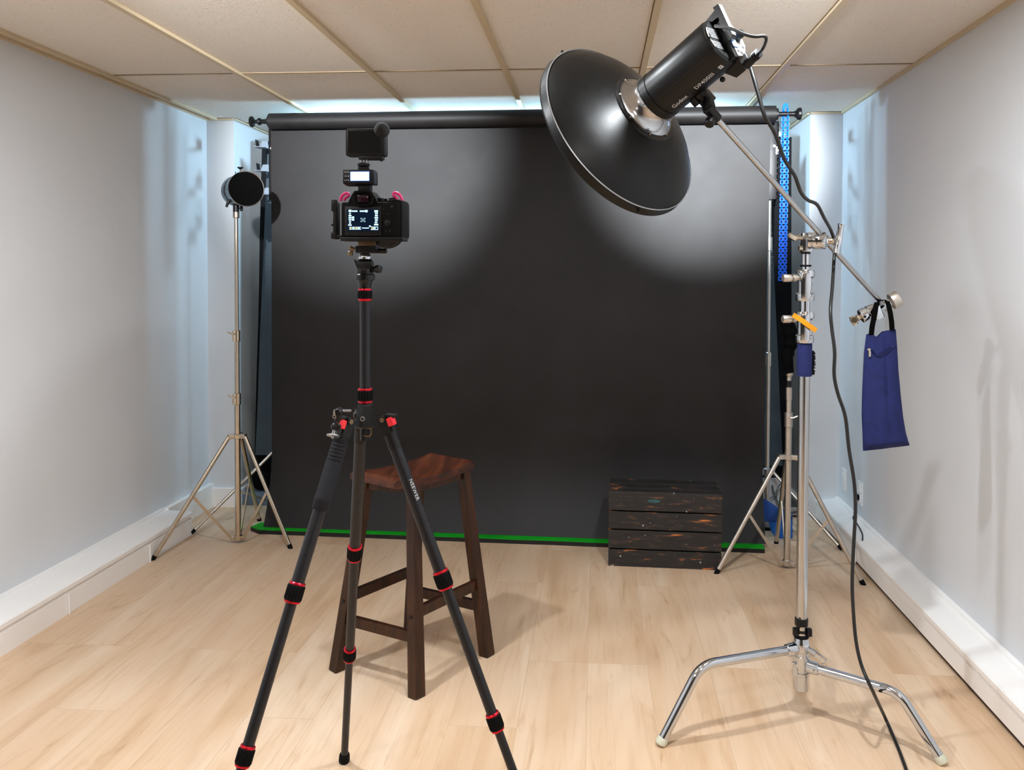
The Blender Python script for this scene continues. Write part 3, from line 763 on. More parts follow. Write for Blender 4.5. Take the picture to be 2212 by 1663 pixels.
# ball head
mb = MB(); mb.lathe((TX, TY, tz(622)), (0, 0, 1), [(0, 0), (0, .0145), (.010, .0150), (.018, .0185), (.019, .0225), (.030, .0228), (.032, .0205), (.034, .0205), (.058, .0205), (.062, .018), (.066, .0145), (.066, 0)], 32)
mb.build('ball_head', BLKS, tr)
mb = MB(); mb.sphere((TX, TY, tz(557)), .0145, 24, 14); mb.build('ball', CHROME, tr)
MB().cyl((TX, TY, tz(552)), (TX, TY, tz(541)), .0068, n=18).build('ball_stem', CHROME2, tr)
hz = tz(578)
mb = MB(); mb.cyl((TX+.018, TY-.004, tz(581)), (TX+.030, TY-.008, tz(581)), .006, n=14); mb.lathe((TX+.026, TY-.007, tz(581)), (1, -.25, 0), [(0, 0), (0, .0075), (.003, .009), (.013, .009), (.015, .007), (.015, 0)], 16)
mb.build('lock_knob', BLK, tr)
mb = MB(); mb.box((TX+.004, TY-.019, tz(572)), (.034, .008, .014), None, .002); mb.build('index_block', BLK, tr)
mb = MB(); a = AT(780, 573, TY-.02); mb.prism([AT(764, 560, TY-.02), AT(779, 569, TY-.02), AT(781, 578, TY-.02), AT(770, 577, TY-.02)], (0, .012, 0)); mb.build('tension_lever', BLK, tr, smooth=False)
mb = MB(); pxbox(mb, 767, 531, 812, 546, TY-.022, .046, .002); mb.build('clamp_plate', BLK, tr)
q = AT(812, 542, TY); mb = MB(); mb.cyl(q, q+V((.012, 0, 0)), .0045, n=14); mb.cyl(q+V((.008, 0, 0)), q+V((.025, 0, 0)), .0058, n=16, bev=.001); mb.build('clamp_knob', BLK, tr)
q = AT(761, 541, TY); mb = MB(); mb.cyl(q+V((.008, -.01, .002)), q+V((-.002, -.014, .006)), .005, n=12); mb.cyl(q+V((-.001, -.012, -.002)), q+V((-.001, -.012, -.012)), .0058, n=14, bev=.001); mb.build('clamp_screw', BRASS, tr)
mb = MB(); pxbox(mb, 773, 519, 809, 532, TY-.020, .040, .001); mb.build('quick_plate', BRASS, tr)

# ------------------------------------------------------------------ clamp with mini ball mount on the tripod
CYc = TY-.085
cl = thing('ball_mount_clamp', 'small black ball arm with round disc plate clamped to the tripod shoulder', 'clamp', AT(728, 905, CYc))
mb = MB(); q = AT(731, 891, CYc); mb.lathe(q+V((0, -.010, 0)), (0, 1, 0), [(0, 0), (0, .008), (.004, .0105), (.020, .0105), (.024, .008), (.024, 0)], 20); mb.tube([q+V((0, 0, -.006)), q+V((-.001, 0, -.014)), q+V((-.004, 0, -.020))], [.009, .006, .007], 12, 3); mb.build('clamp_body', BLK, cl)
mb = MB(); mb.cyl(AT(738, 887, CYc), AT(757, 887, CYc+.03), .0030, n=12); mb.build('rod', ALU, cl)
mb = MB(); q = AT(722, 897, CYc-.012); mb.prism([q+V((-.0016, 0, .012)), q+V((.0016, 0, .012)), q+V((.0020, 0, .002)), q+V((.0042, 0, -.002)), q+V((.003, 0, -.0065)), q+V((-.003, 0, -.0065)), q+V((-.0042, 0, -.002)), q+V((-.0020, 0, .002))], (0, .003, 0)); lv = mb.build('lever', SATIN, cl, smooth=False)
mb = MB(); q = AT(722, 900, CYc-.0125); mb.lathe(q, (0, -1, 0), [(0, .0022), (.001, .0022), (.001, 0)], 12); mb.build('lever_screw', BLK, lv)
mb = MB(); mb.sphere(AT(723, 921, CYc), .0085, 16, 10); mb.tube([AT(727, 915, CYc), AT(733, 922, CYc), AT(729, 930, CYc)], [.005, .0045, .003], 10, 3); mb.build('arm', BLK, cl)
mb = MB(); mb.cyl(AT(722, 928, CYc), AT(720, 938, CYc), .0030, .0045, n=10); mb.build('stud', CHROME2, cl)
mb = MB(); q = AT(719, 941, CYc); mb.lathe(q, (-.05, -.42, -1), [(-.002, 0), (-.002, .0135), (.001, .0140), (.0015, .012), (.0015, .003), (.006, .0025), (.006, 0)], 24); mb.build('disc_plate', ALU, cl)

# ------------------------------------------------------------------ mirrorless camera
KY = TY-.062
cm = thing('digital_camera', 'black camera with lit rear screen mounted on the tripod, in a metal bracket', 'camera', AT(800, 518, TY))
mb = MB(); pxbox(mb, 736, 436, 862, 513, KY, .060, .006)
mb.build('body', BLKM, cm)
mb = MB(); pxbox(mb, 832, 430, 870, 516, KY+.004, .075, .010); mb.build('grip', RUB, cm)
mb = MB(); a = [AT(750, 441, KY), AT(760, 420, KY), AT(766, 412, KY), AT(800, 412, KY), AT(806, 420, KY), AT(818, 441, KY)]
mb.prism(a, (0, .055, 0)); mb.build('viewfinder_hump', BLKM, cm, smooth=False)
mb = MB(); e = AT(784, 428, KY-.012)
mb.grid(lambda u, v: e + V((.0225*(.55+.45*v)*(abs(math.cos(2*PI*u))**.6*math.copysign(1, math.cos(2*PI*u))), .014*(1-v) if v < 1 else 0, .0165*(.55+.45*v)*(abs(math.sin(2*PI*u))**.6*math.copysign(1, math.sin(2*PI*u))))), 36, 4)
mb.build('eyecup', RUB, cm, solid=.002)
mb = MB(); mb.box(AT(784, 429, KY-.002), (.026, .004, .016), None, .002); mb.build('viewfinder_glass', M('dark glass', (40, 14, 30), .12, var=.1), cm)
mb = MB(); pxbox(mb, 744, 446, 824, 509, KY-.004, .006, .002); scr_f = mb.build('screen_frame', BLK, cm)
mb = MB(); pxbox(mb, 750, 452, 819, 499, KY-.0050, .002); sc_ = mb.build('screen', SCRN, scr_f, smooth=False)
ic = MB(); icy = MB(); YI = KY-.0055
def icon(x0, y0, x1, y1, w=ic): pxbox(w, x0, y0, x1, y1, YI, .0006)
icon(753, 453, 759, 458); icon(760, 454.5, 772, 457.5); icon(777, 454.5, 793, 457.5); icon(789, 453.5, 794, 458.5)
for k, (w0, w1) in enumerate(((754, 757.5), (753, 759), (753, 759), (753, 759), (754, 758), (754, 758), (752, 759.5))):
    icon(w0, 460+k*4.1, w1, 462.8+k*4.1)
icon(760, 467.5, 765, 471.5); icon(760, 472.5, 765, 476.5)
for k, (w0, w1) in enumerate(((808.5, 816.5), (810, 816), (810, 816), (809, 816.5), (810, 816), (809.5, 815), (808, 817))):
    icon(w0, 454+k*4.9, w1, 458+k*4.9-(.6 if k else 0))
icon(754, 490, 780, 491.2); icon(754, 494.5, 780, 495.8); icon(761, 491.5, 766, 494); icon(773, 491.5, 778, 494)
icon(782, 491.5, 797, 493.5); icon(797, 487, 801, 490); icon(801, 489.5, 816.5, 490.7); icon(801, 495, 816.5, 496.5); icon(806, 491, 811, 494.5); icon(815.6, 489.5, 816.6, 496)
for a_, b_ in ((-4, -4), (4, -4), (-4, 4), (4, 4), (0, -3), (0, 3), (-2.2, 0), (2.2, 0), (-2, -1.6), (2, -1.6), (-2, 1.6), (2, 1.6), (-4.6, -2.6), (4.6, -2.6), (-4.6, 2.6), (4.6, 2.6)):
    icon(784+a_-.6, 475+b_-.6, 784+a_+.6, 475+b_+.6)
icon(755.5, 491.5, 759, 494, icy); icon(768, 491.5, 772, 494, icy); icon(802, 491.5, 805, 494.5, icy)
ic.build('screen_icons', SCRI, sc_, smooth=False); icy.build('yellow_icons', SCRY, sc_, smooth=False)
mb = MB()
for (x, y, r) in ((829, 452, .0022), (829, 462, .0022), (840, 462, .0022), (838, 482, .0075), (834, 499, .0022), (843, 499, .0022), (848, 447, .004)):
    q = AT(x, y, KY+.002); mb.lathe(q, (0, -1, 0), [(0, r), (.003, r), (.0035, r*.7), (.0035, 0)], 14)
mb.build('control_buttons', BLK, cm)
mb = MB()
for (x, y, r, h) in ((826, 432, .011, .008), (848, 431, .009, .008), (863, 437, .004, .005)):
    q = AT(x, y+4, KY+.025); mb.cyl(q, q+V((0, 0, h)), r, n=20, bev=.001)
mb.build('top_dial', BLK, cm)
def anchor(px, name):
    P = [AT(x, y, KY+.02) for x, y in px]
    MB().tube(P, [.0024]+[.0036]*(len(spline(P, 5))-2)+[.0024], 8) if False else None
    mb = MB(); mb.tube(spline(P, 5), .0032, 8); return mb
mb = anchor([(736, 434), (738, 424), (745, 418), (752, 418), (753, 423), (747, 427), (743, 433)], ''); mb.build('strap_anchor', MAG, cm)
mb = anchor([(869, 437), (867, 427), (861, 419), (852, 416), (850, 422), (856, 427), (859, 434)], ''); mb.build('strap_anchor', MAG, cm)
mb = MB(); q = AT(806, 492, KY+.06); mb.cyl((q.x, KY+.055, q.z), (q.x, KY+.055+.11, q.z), .040, n=40, bev=.004); mb.cyl((q.x, KY+.165, q.z), (q.x, KY+.20, q.z), .043, n=40, bev=.003)
mb.build('lens', BLK, cm)
lb = MB(); pxbox(lb, 735, 512, 870, 520, KY-.002, .050, .001); pxbox(lb, 719, 436, 726, 514, KY+.012, .030, .001); pxbox(lb, 715, 431, 727, 456, KY+.010, .010, .002)
pxbox(lb, 714, 501, 726, 516, KY+.010, .030, .003); pxbox(lb, 722, 508, 740, 513, KY+.012, .028, .001); pxbox(lb, 715, 483, 720, 488, KY+.012, .01, .001)
lb.build('bracket', BLK, cm)

# ------------------------------------------------------------------ flash trigger in the hot shoe
fg = thing('flash_trigger', 'black radio flash trigger with glowing white display on the camera hot shoe', 'flash trigger', AT(786, 412, TY-.05))
TYg = TY-.075
mb = MB(); pxbox(mb, 740, 366, 806, 397, TYg, .038, .003); pxbox(mb, 744, 393, 770, 400, TYg+.004, .03, .002); mb.build('body', BLK, fg)
mb = MB(); pxbox(mb, 800, 371, 808, 398, TYg+.002, .034, .003); mb.build('side_cap', BLKS, fg)
mb = MB(); pxbox(mb, 755, 369, 799, 392, TYg-.0012, .003); mb.build('display_bezel', M('blue lit bezel', (10, 44, 120), .4), fg)
mb = MB(); pxbox(mb, 757, 371, 797, 390, TYg-.0022, .002); mb.build('display', SCRB, fg, smooth=False)
mb = MB()
for y in (371, 380, 388.5): pxbox(mb, 744, y, 749, y+1, TYg-.0006, .001); pxbox(mb, 751.5, y-1, 753, y+2, TYg-.0008, .001)
mb.build('button_marks', LETTER, fg, smooth=False)
mb = MB(); pxbox(mb, 773, 398, 799, 412, TYg+.012, .024, .002); mb.build('shoe_foot', BLK, fg)

# ------------------------------------------------------------------ action camera with foam microphone
ac = thing('action_camera', 'small black action camera with foam ball microphone on the flash trigger', 'action camera', AT(786, 366, TY-.05))
AYc = TY-.07
mb = MB(); pxbox(mb, 745, 277, 831, 336, AYc, .034, .006); mb.build('housing', BLK, ac)
mb = MB(); pxbox(mb, 752, 283, 822, 330, AYc-.0008, .002); mb.build('rear_screen', M('dark screen', (9, 9, 10), .6, spec=.15), ac)
mb = MB(); mb.sphere(AT(825, 281, AYc+.004), .0172, 24, 16); mb.build('foam_microphone', M('black foam', (13, 13, 14), .95, var=.3, nscale=300, bump=.6, bscale=500), ac)
mb = MB(); pxbox(mb, 774, 335, 826, 344, AYc+.004, .022, .002); pxbox(mb, 818, 340, 824, 347, AYc+.006, .016, .002); mb.build('mount_base', BLK, ac)
mb = MB()
for x in (778.5, 784.5, 790.5): pxbox(mb, x, 343, x+2.6, 354, AYc+.008, .014)
mb.build('mount_fingers', ALU, ac)
mb = MB(); q = AT(785.5, 366, AYc+.016); mb.lathe(q, (0, 0, 1), [(0, 0), (0, .0125), (.004, .0128), (.005, .0105), (.008, .0135), (.012, .0135), (.014, .010), (.014, 0)], 24); mb.build('shoe_adapter', BLK, ac)

# ------------------------------------------------------------------ C-stand
SX, SY = .65, 2.68
cs = thing('c_stand', 'tall chrome stand with bent legs carrying the boom arm near the wall outlets', 'c-stand', (SX, SY, 0))
def sz(y): return AT(1735, y, SY).z
MB().cyl((SX, SY, .17), (SX, SY, sz(740)), .0172, n=28).build('column', CHROME2, cs)
MB().cyl((SX, SY, sz(745)), (SX, SY, sz(640)), .0146, n=24).build('middle_riser', CHROME, cs)
MB().cyl((SX, SY, sz(600)), (SX, SY, sz(541)), .0118, n=24).build('top_riser', CHROME, cs)
def riser_collar(y0, y1, yk, name):
    z1, z0 = sz(y0), sz(y1); h = z1-z0
    c = MB(); c.lathe((SX, SY, z0), (0, 0, 1), [(0, .014), (0, .0265), (.004, .0285), (.022, .0285), (.026, .0235), (h-.026, .0225), (h-.020, .0285), (h-.006, .0285), (h, .0255), (h, .012)], 32)
    c.box((SX-.004, SY-.022, (z0+z1)/2), (.028, .016, h*.85), None, .004)
    for zz in (.18, .82): c.cyl((SX+.014, SY-.030, z0+h*zz*.8), (SX+.014, SY-.024, z0+h*zz*.8), .004, n=12)
    o = c.build('riser_collar', CHROME, cs)
    zk = sz(yk); k = MB(); k.cyl((SX-.02, SY-.01, zk), (SX-.052, SY-.018, zk-.001), .0075, n=16); k.lathe((SX-.030, SY-.013, zk), (-1, -.25, 0), [(0, .008), (.002, .0115), (.012, .0115), (.014, .008)], 18)
    k.lathe((SX-.046, SY-.017, zk-.001), (-1, -.25, 0), [(0, 0), (0, .009), (.003, .0118), (.026, .0122), (.029, .010), (.029, 0)], 20)
    k.build('tightening_knob', SATIN, o)
    return o
riser_collar(583, 650, 600, ''); riser_collar(673, 740, 688, '')
MB().lathe((SX, SY, sz(574)), (0, 0, 1), [(-.003, .011), (-.003, .0165), (0, .018), (.003, .0165), (.003, .011)], 24).build('o_ring', RUB, cs)
MB().lathe((SX, SY, sz(546)), (0, 0, 1), [(-.004, .011), (-.004, .0145), (.004, .0145), (.004, .011)], 24).build('top_ring', BLK, cs)
# navy sleeve with hook tape edge
sv = MB(); sv.lathe((SX, SY, sz(812)), (0, 0, 1), [(0, .0175), (0, .0225), (.006, .0232), (.05, .0232), (.098, .0228), (.1035, .022), (.1035, .0175)], 28); so = sv.build('padded_sleeve', NAVY, cs)
mb = MB(); rnd = random.Random(3)
for k in range(26):
    z = sz(808)+(sz(758)-sz(808))*k/25; w_ = .004+rnd.random()*.006
    mb.box((SX+.0235+w_/2, SY-.004, z), (w_, .006, .0028))
mb.build('hook_tape', BLKM, so, smooth=False)
# yellow tape tied on the lower knob
ya, yb = AT(1713, 680, SY-.045), AT(1763, 714, SY-.040)
MB().strip([ya, lerp(ya, yb, .33)+V((0, -.004, .001)), lerp(ya, yb, .66)+V((0, -.004, .000)), yb], .0035, .0150, (0, -1, 0)).build('yellow_tape', YEL, cs)
# base: hub, cable clips, legs
zb = lambda y: (1542-y)*.0014629
mb = MB()
mb.lathe((SX, SY, zb(1489)), (0, 0, 1), [(-.006, 0), (-.006, .007), (0, .014), (.004, .0235), (.05, .0245), (.052, .027), (.060, .027), (.062, .0235), (.075, .0235), (.077, .0265), (.112, .0265), (.114, .024), (.125, .024), (.128, .0275), (.150, .0265), (.165, .022), (.172, .0195), (.172, .0)], 32)
mb.box((SX-.022, SY-.014, zb(1440)), (.014, .016, .04), None, .003); mb.cyl((SX-.028, SY-.020, zb(1428)), (SX-.022, SY-.01, zb(1428)), .006, n=12)
mb.build('hub', CHROME, cs)
mb = MB(); q = V((SX+.018, SY-.02, zb(1396))); mb.cyl(q+V((-.006, .01, .004)), q+V((.02, -.012, -.006)), .009, n=16); mb.beam(q+V((.012, -.006, -.002)), q+V((.048, -.016, -.028)), .012, .018, bevel=.003); mb.build('release_lever', CHROME, cs)
mb = MB(); mb.lathe((SX, SY, zb(1347)), (0, 0, 1), [(0, .0165), (0, .0205), (.022, .0205), (.022, .0165)], 24); mb.box((SX-.014, SY-.019, zb(1339)), (.012, .010, .028), None, .002); mb.build('cable_clip', BLK, cs)
mb = MB()
for dx in (-.0215, .0215): mb.box((SX+dx, SY-.012, zb(1359)), (.015, .018, .024), None, .003)
mb.lathe((SX, SY+.0, zb(1362)), (0, 0, 1), [(0, .0178), (0, .019), (.008, .019), (.008, .0178)], 24); mb.build('cable_clip', BLK, cs)
MB().lathe((SX, SY, zb(1371)), (0, 0, 1), [(-.005, .017), (-.004, .0225), (0, .024), (.004, .0225), (.005, .017)], 24).build('o_ring', RUB, cs)
cl_ = G(1429, 1610); cr2 = G(2033, 1650)
def cleg(foot, zh, rise, bend, name, hubr=.030):
    f = V((foot.x, foot.y, .012)); c = V((SX, SY, 0)); d = f-c; d.z = 0; L = d.length; d.normalize()
    a = c+d*.018+V((0, 0, zh)); e = c+d*(L*bend)+V((0, 0, rise))
    pts = [a, lerp(a, e, .5), lerp(a, e, .80)]
    p0, p1, p2 = lerp(a, e, .80), e+V((0, 0, .006)), lerp(e, f, .22)
    for k in range(1, 9):
        t = k/8; pts.append(p0*(1-t)**2+p1*2*t*(1-t)+p2*t*t)
    pts += [lerp(e, f, .6), f]
    o = MB().tube(pts, .0142, 18).build('leg', CHROME, cs)
    dd = (f-e).normalized(); MB().lathe(f-dd*.012, dd, [(0, .0142), (0, .0162), (.012, .0172), (.020, .0155), (.0235, .010), (.0235, 0)], 20).build('rubber_foot', FOOT, o)
    so_ = MB(); so_.cyl(a+d*.004, a+d*.040+(e-a).normalized()*.0, .0205, .0185, n=20, bev=.003); so_.cyl(a+d*.022+V((0, -.018, 0)), a+d*.022+V((0, -.026, 0)), .006, n=12); so_.build('leg_socket', CHROME, o)
cleg(cl_, .212, .218, .735, '')
cleg(cr2, .160, .166, .72, '')
away = V((SX, SY, 0)).normalized(); cleg(V((SX, SY, 0))+away*.45+V((.012, 0, 0)), .118, .13, .74, '')
# grip head on the column
GY = SY-.002; gz = sz(521)
gh = MB(); pxbox(gh, 1733, 502, 1754, 544, SY-.020, .040, .004); gh.build('grip_block', CHROME, cs)
gp_ = thing('grip_head', '', '', (SX, SY, gz)); del gp_['label']; del gp_['category']; gp_.parent = cs; gp_.location = V((0, 0, gz))
g0 = AT(1745, 520, SY-.026); gax = V((1, -.30, -.02)).normalized()
mb = MB(); mb.lathe(g0, gax, [(0, 0), (0, .023), (.002, .0262), (.010, .0262), (.012, .024), (.014, .024), (.016, .0262), (.050, .0262), (.053, .024), (.055, .0185), (.060, .016), (.060, 0)], 32); mb.build('clamp_discs', CHROME, gp_)
mb = MB(); q = AT(1764, 517, SY-.062); mb.cyl(q, q+V((0, .004, 0)), .0042, n=14); mb.beam(q+V((0, .001, 0)), q+V((.001, .002, -.016)), .0012, .002); mb.build('pin_hole', BLK, gp_)
mb = MB(); g1 = g0+gax*.058; mb.lathe(g1, gax, [(0, .011), (.010, .009), (.014, .0085), (.020, .012), (.030, .016), (.036, .012), (.036, 0)], 20); mb.build('spindle', NICKEL, gp_)
mb = MB(); ta, tb = AT(1817, 487, SY-.055), AT(1806, 545, SY-.062)
mb.tube([ta, lerp(ta, tb, .3), lerp(ta, tb, .55), lerp(ta, tb, .75), tb], [.0085, .0095, .0125, .0105, .0095], 16); mb.lathe(ta, ta-tb, [(-.004, .008), (0, .0105), (.004, .0105), (.005, 0)], 18); mb.lathe(tb, tb-ta, [(-.004, .008), (0, .0105), (.004, .0105), (.005, 0)], 18); mb.build('t_handle', CHROME, gp_)
mb = MB(); ka = AT(1733, 514, SY-.02); mb.cyl(ka, ka+V((-.022, -.004, .002)), .006, n=14); mb.lathe(ka+V((-.012, -.002, .001)), (-1, -.1, .1), [(0, .006), (.002, .0085), (.009, .0085), (.011, .006)], 16)
mb.beam(ka+V((-.020, -.004, -.004)), ka+V((-.044, -.008, .010)), .014, .016, bevel=.004); mb.build('wing_knob', NICKEL, gp_)
mb = MB(); q = AT(1733, 536, SY-.02); mb.cyl(q, q+V((-.011, -.002, 0)), .0075, n=14, bev=.001); mb.build('small_screw', NICKEL, gp_)

# ------------------------------------------------------------------ boom arm
B0 = AT(1543, 250, 2.285); Bm = AT(1770, 504, 2.63); bdv = (Bm-B0).normalized(); BL = 1.045
B1 = B0+bdv*BL
bm_ = thing('boom_arm', 'slim chrome boom arm slanting from the beauty dish light down to the navy sandbag', 'boom arm', B0)
MB().cyl(B0-bdv*.02, B1+bdv*.015, .0080, n=20).build('rod', CHROME2, bm_)
h0, h1 = AT(1838, 694, B1.y-.005), AT(1944, 643, B1.y-.005); hd = (h1-h0).normalized(); HL = (h1-h0).length
hp = lambda t: h0+hd*(HL*t)
mb = MB(); mb.lathe(hp(.78), hd, [(0, 0), (0, .012), (.006, .022), (.008, .027), (.030, .0285), (.034, .027), (.034, 0)], 28); mb.build('round_knob', SATIN, bm_)
mb = MB(); mb.lathe(hp(.20), hd, [(0, 0), (0, .022), (.003, .0245), (.020, .0245), (.022, .022), (.026, .022), (.028, .0245), (.052, .0235), (.056, .018), (.06, .0155), (HL*.6, .0145), (HL*.6, 0)], 28); mb.build('clamp_discs', CHROME, bm_)
mb = MB(); mb.box(hp(.52)+V((0, -.004, -.012)), (.030, .034, .044), hd.to_track_quat('X', 'Z').to_matrix(), .004); mb.build('clamp_block', CHROME, bm_)
mb = MB(); mb.cyl(hp(.08), hp(.22), .008, n=16); mb.lathe(hp(.12), hd, [(0, .008), (.002, .011), (.008, .011), (.010, .008)], 16); qv = hd.cross(V((0, 1, 0))).normalized()
mb.tube([hp(.06)-qv*.016, hp(.05), hp(.06)+qv*.014], [.009, .011, .009], 14); mb.lathe(hp(.06)+V((0, -.006, 0)), (-.3, -1, 0), [(0, .011), (.004, .012), (.006, .010), (.006, 0)], 18); mb.build('wing_knob', NICKEL, bm_)
mb = MB(); q = hp(.24)+V((0, -.0235, -.002)); mb.cyl(q+V((0, .004, 0)), q+V((0, -.001, 0)), .0048, n=14); mb.build('pin_hole', BLK, bm_)

# ------------------------------------------------------------------ navy sandbag
SBY = B1.y-.012
sb = thing('sandbag', 'navy blue cloth weight bag hanging from the lower end of the boom arm', 'sandbag', AT(1910, 972, SBY))
Lp = [(1871, 722), (1866, 762), (1864, 805), (1862, 850), (1861, 895), (1863, 940), (1864, 974)]
Rp = [(1935, 711), (1938, 748), (1941, 800), (1946, 855), (1951, 900), (1957, 935), (1965, 962)]
def bag(u, v, s):
    f = v*(len(Lp)-1); i = min(int(f), len(Lp)-2); t = f-i
    l = lerp(V(Lp[i]+(0,)), V(Lp[i+1]+(0,)), t); r = lerp(V(Rp[i]+(0,)), V(Rp[i+1]+(0,)), t)
    p = lerp(l, r, u)
    if v < .3: p.y += 10*(1-v/.3)*max(0, 1-abs(u-.36)/.2)
    q = AT(p.x, p.y, SBY)
    th_ = .034*(math.sin(PI*min(1, max(0, u)))**.55)*(.22+.78*min(1, v*1.7))*(1-.9*max(0, v-.93)/.07)
    th_ += .004*mnoise.noise(V((u*4, v*5, 1)))*math.sin(PI*u) - .006*math.exp(-((u-.63+.05*v)/.06)**2)*math.exp(-((v-.45)/.28)**2)
    return q + V((0, -s*th_, 0))
mb = MB(); nu, nv = 26, 40
A = [[mb.bm.verts.new(bag(i/nu, j/nv, 1)) for j in range(nv+1)] for i in range(nu+1)]
Bk = [[mb.bm.verts.new(bag(i/nu, j/nv, -1)) for j in range(nv+1)] for i in range(nu+1)]
for i in range(nu):
    for j in range(nv):
        mb.bm.faces.new((A[i][j], A[i+1][j], A[i+1][j+1], A[i][j+1])); mb.bm.faces.new((Bk[i][j+1], Bk[i+1][j+1], Bk[i+1][j], Bk[i][j]))
bmesh.ops.remove_doubles(mb.bm, verts=mb.bm.verts, dist=.0008)
mb.build('bag_body', NAVY, sb, ang=70)
def bp(x, y, e=.004):
    """point on the front of the bag"""
    v = min(1, max(0, (y-716)/(965-716))); u = min(.97, max(.03, (x-1865)/(1940-1865)))
    q = bag(u, v, 1); d = ray(x, y); return EYE + d*((q.y-e)/d.y)
fx = [(1874, 752), (1884, 757), (1893, 767), (1900, 770), (1912, 766), (1925, 755), (1935, 747)]
mb = MB(); mb.tube([bp(x, y, .001) for x, y in fx], .0026, 8, 4); mb.build('seam', NAVYD, sb)
mb = MB(); mb.strip([bp(x, y-5, .0015) for x, y in fx[3:-1]], .003, .011, (0, -1, 0)); mb.build('flap', NAVYD, sb)
mb = MB(); z0 = bp(1877, 755, .006); mb.box(z0, (.010, .006, .008), None, .002); mb.box(z0+V((.002, -.002, -.014)), (.0075, .003, .020), None, .0015); mb.build('zip_pull', SATIN, sb)
for pts in ([(1882, 724), (1884, 705), (1889, 680), (1892, 662), (1895, 653)], [(1927, 713), (1926, 695), (1923, 675), (1919, 658), (1916, 650)]):
    P = [AT(x, y, SBY-.004-.024*min(1, max(0, (724-y)/40))) for x, y in pts]
    mb = MB(); mb.strip(P, .017, .0025, (1, 0, -.12)); mb.build('strap', STRAP, sb)
mb = MB(); mb.strip([AT(1895, 655, SBY-.028), AT(1900, 650, SBY-.025), AT(1905, 648, SBY), AT(1911, 648, SBY-.01), AT(1917, 652, SBY-.028)], .018, .0025, (0, 1, 0)); mb.build('strap_loop', STRAP, sb)

# ------------------------------------------------------------------ beauty dish and strobe
DC = V((.05649, 2.4532, 1.79817)); DNv = V((-.63614, .62392, -.45393)).normalized()
ddn = (V((0, 0, -1))-DNv*(-DNv.z)); ddn.normalize(); dsd = ddn.cross(DNv)
if dsd.dot(EYE-(DC-DNv*.3)) < 0: dsd = -dsd
AX = -DNv
bdish = thing('beauty_dish', 'large black round beauty dish reflector fixed to the front of the strobe', 'beauty dish', DC)
RD = .275
prof = [(.0, RD-.003), (-.004, RD), (0, RD+.001), (.004, RD), (.022, RD-.003), (.026, RD-.007), (.034, RD-.016), (.055, .235), (.075, .200), (.095, .158), (.110, .120), (.118, .098)]
MB().lathe(DC, AX, prof, 96).build('dish_shell', BLKB, bdish, ang=30)
MB().lathe(DC, AX, [(.001, RD-.004), (.024, RD-.010), (.055, .230), (.095, .152), (.114, .09), (.114, 0)], 64).build('inner_face', M('white enamel', (225, 225, 222), .4), bdish)
MB().lathe(DC, AX, [(.0235, RD-.0045), (.0245, RD-.0015), (.0265, RD-.004)], 96).build('rim_bead', ALU, bdish)
mb = MB(); mb.lathe(DC, AX, [(.112, .085), (.112, .104), (.116, .106), (.120, .104), (.121, .090)], 48); mb.build('speed_ring', BLKS, bdish)
mb = MB(); mb.lathe(DC, AX, [(.119, .070), (.1205, .094), (.1245, .094), (.127, .088), (.135, .080), (.150, .070), (.158, .068), (.160, .071), (.166, .071), (.168, .060)], 48); mb.build('silver_collar', CHROME2, bdish)
mb = MB()
for k in range(8):
    a_ = k*PI/4+.3; d = ddn*math.cos(a_)+dsd*math.sin(a_); q = DC+AX*.1225+d*.0915
    mb.beam(q-d*.006, q+d*.006, .004, .005, upv=AX)
mb.build('ring_screws', SATIN, bdish)
mb = MB()
for a_ in (2.7, .2, -1.6):
    d = ddn*math.cos(a_)+dsd*math.sin(a_); q = DC+AX*.012+d*(RD+.002); mb.cyl(q-d*.004, q+d*.006, .004, n=10)
mb.build('rim_screws', BLK, bdish)

SP = DC+AX*.165
st = thing('strobe_light', 'black cylindrical studio strobe with printed lettering held by the boom arm', 'strobe', SP)
BR = .0682
def sp(t, ph, r): return DC+AX*t+(ddn*math.cos(ph)+dsd*math.sin(ph))*r
MB().lathe(DC, AX, [(.164, .055), (.164, BR-.001), (.167, BR+.001), (.190, BR+.001), (.191, BR-.0015), (.193, BR-.0015), (.194, BR), (.400, BR), (.408, BR-.002), (.414, BR-.008), (.415, 0)], 64).build('body', BLKB, st, ang=30)
mb = MB(); mb.beam(sp(.195, .95, BR), sp(.41, .95, BR), .0016, .0006, upv=dsd); mb.build('side_seam', BLKM, st)
# rear panel
def rp(a, s_, t): return DC+AX*t+ddn*a+dsd*s_
mb = MB(); poly = []
for k in range(25):
    ph = -PI/2 - 1.02 + 2.04*0 + (PI+.55)*k/24 - .0
for k in range(33):
    ang_ = PI*(-.02) + (PI*1.04)*k/32
    a_ = -math.cos(ang_)*(BR-.004); s_ = -math.sin(ang_)*(BR-.004)
    poly.append(rp(a_, s_+.006, .408))
mb.prism(poly, AX*.022); mb.build('rear_panel', BLKS, st, smooth=False)
mb = MB(); pl = [rp(-math.cos(PI*k/24)*(BR-.008), -math.sin(PI*k/24)*(BR-.010)-.004, .4302) for k in range(25)]; mb.prism(pl, AX*.0015); mb.build('control_plate', ALU, st, smooth=False)
mb = MB(); mb.box(rp(.008, -.008, .4335), (.052, .020, .003), Matrix((ddn, dsd, AX)).transposed(), .001); mb.build('display', LCD, st)
mb = MB(); mb.lathe(rp(-.002, -.034, .430), AX, [(0, .0135), (.004, .0135), (.006, .0115), (.022, .0105), (.024, .009), (.024, 0)], 24); mb.build('dial', BLK, st)
mb = MB()
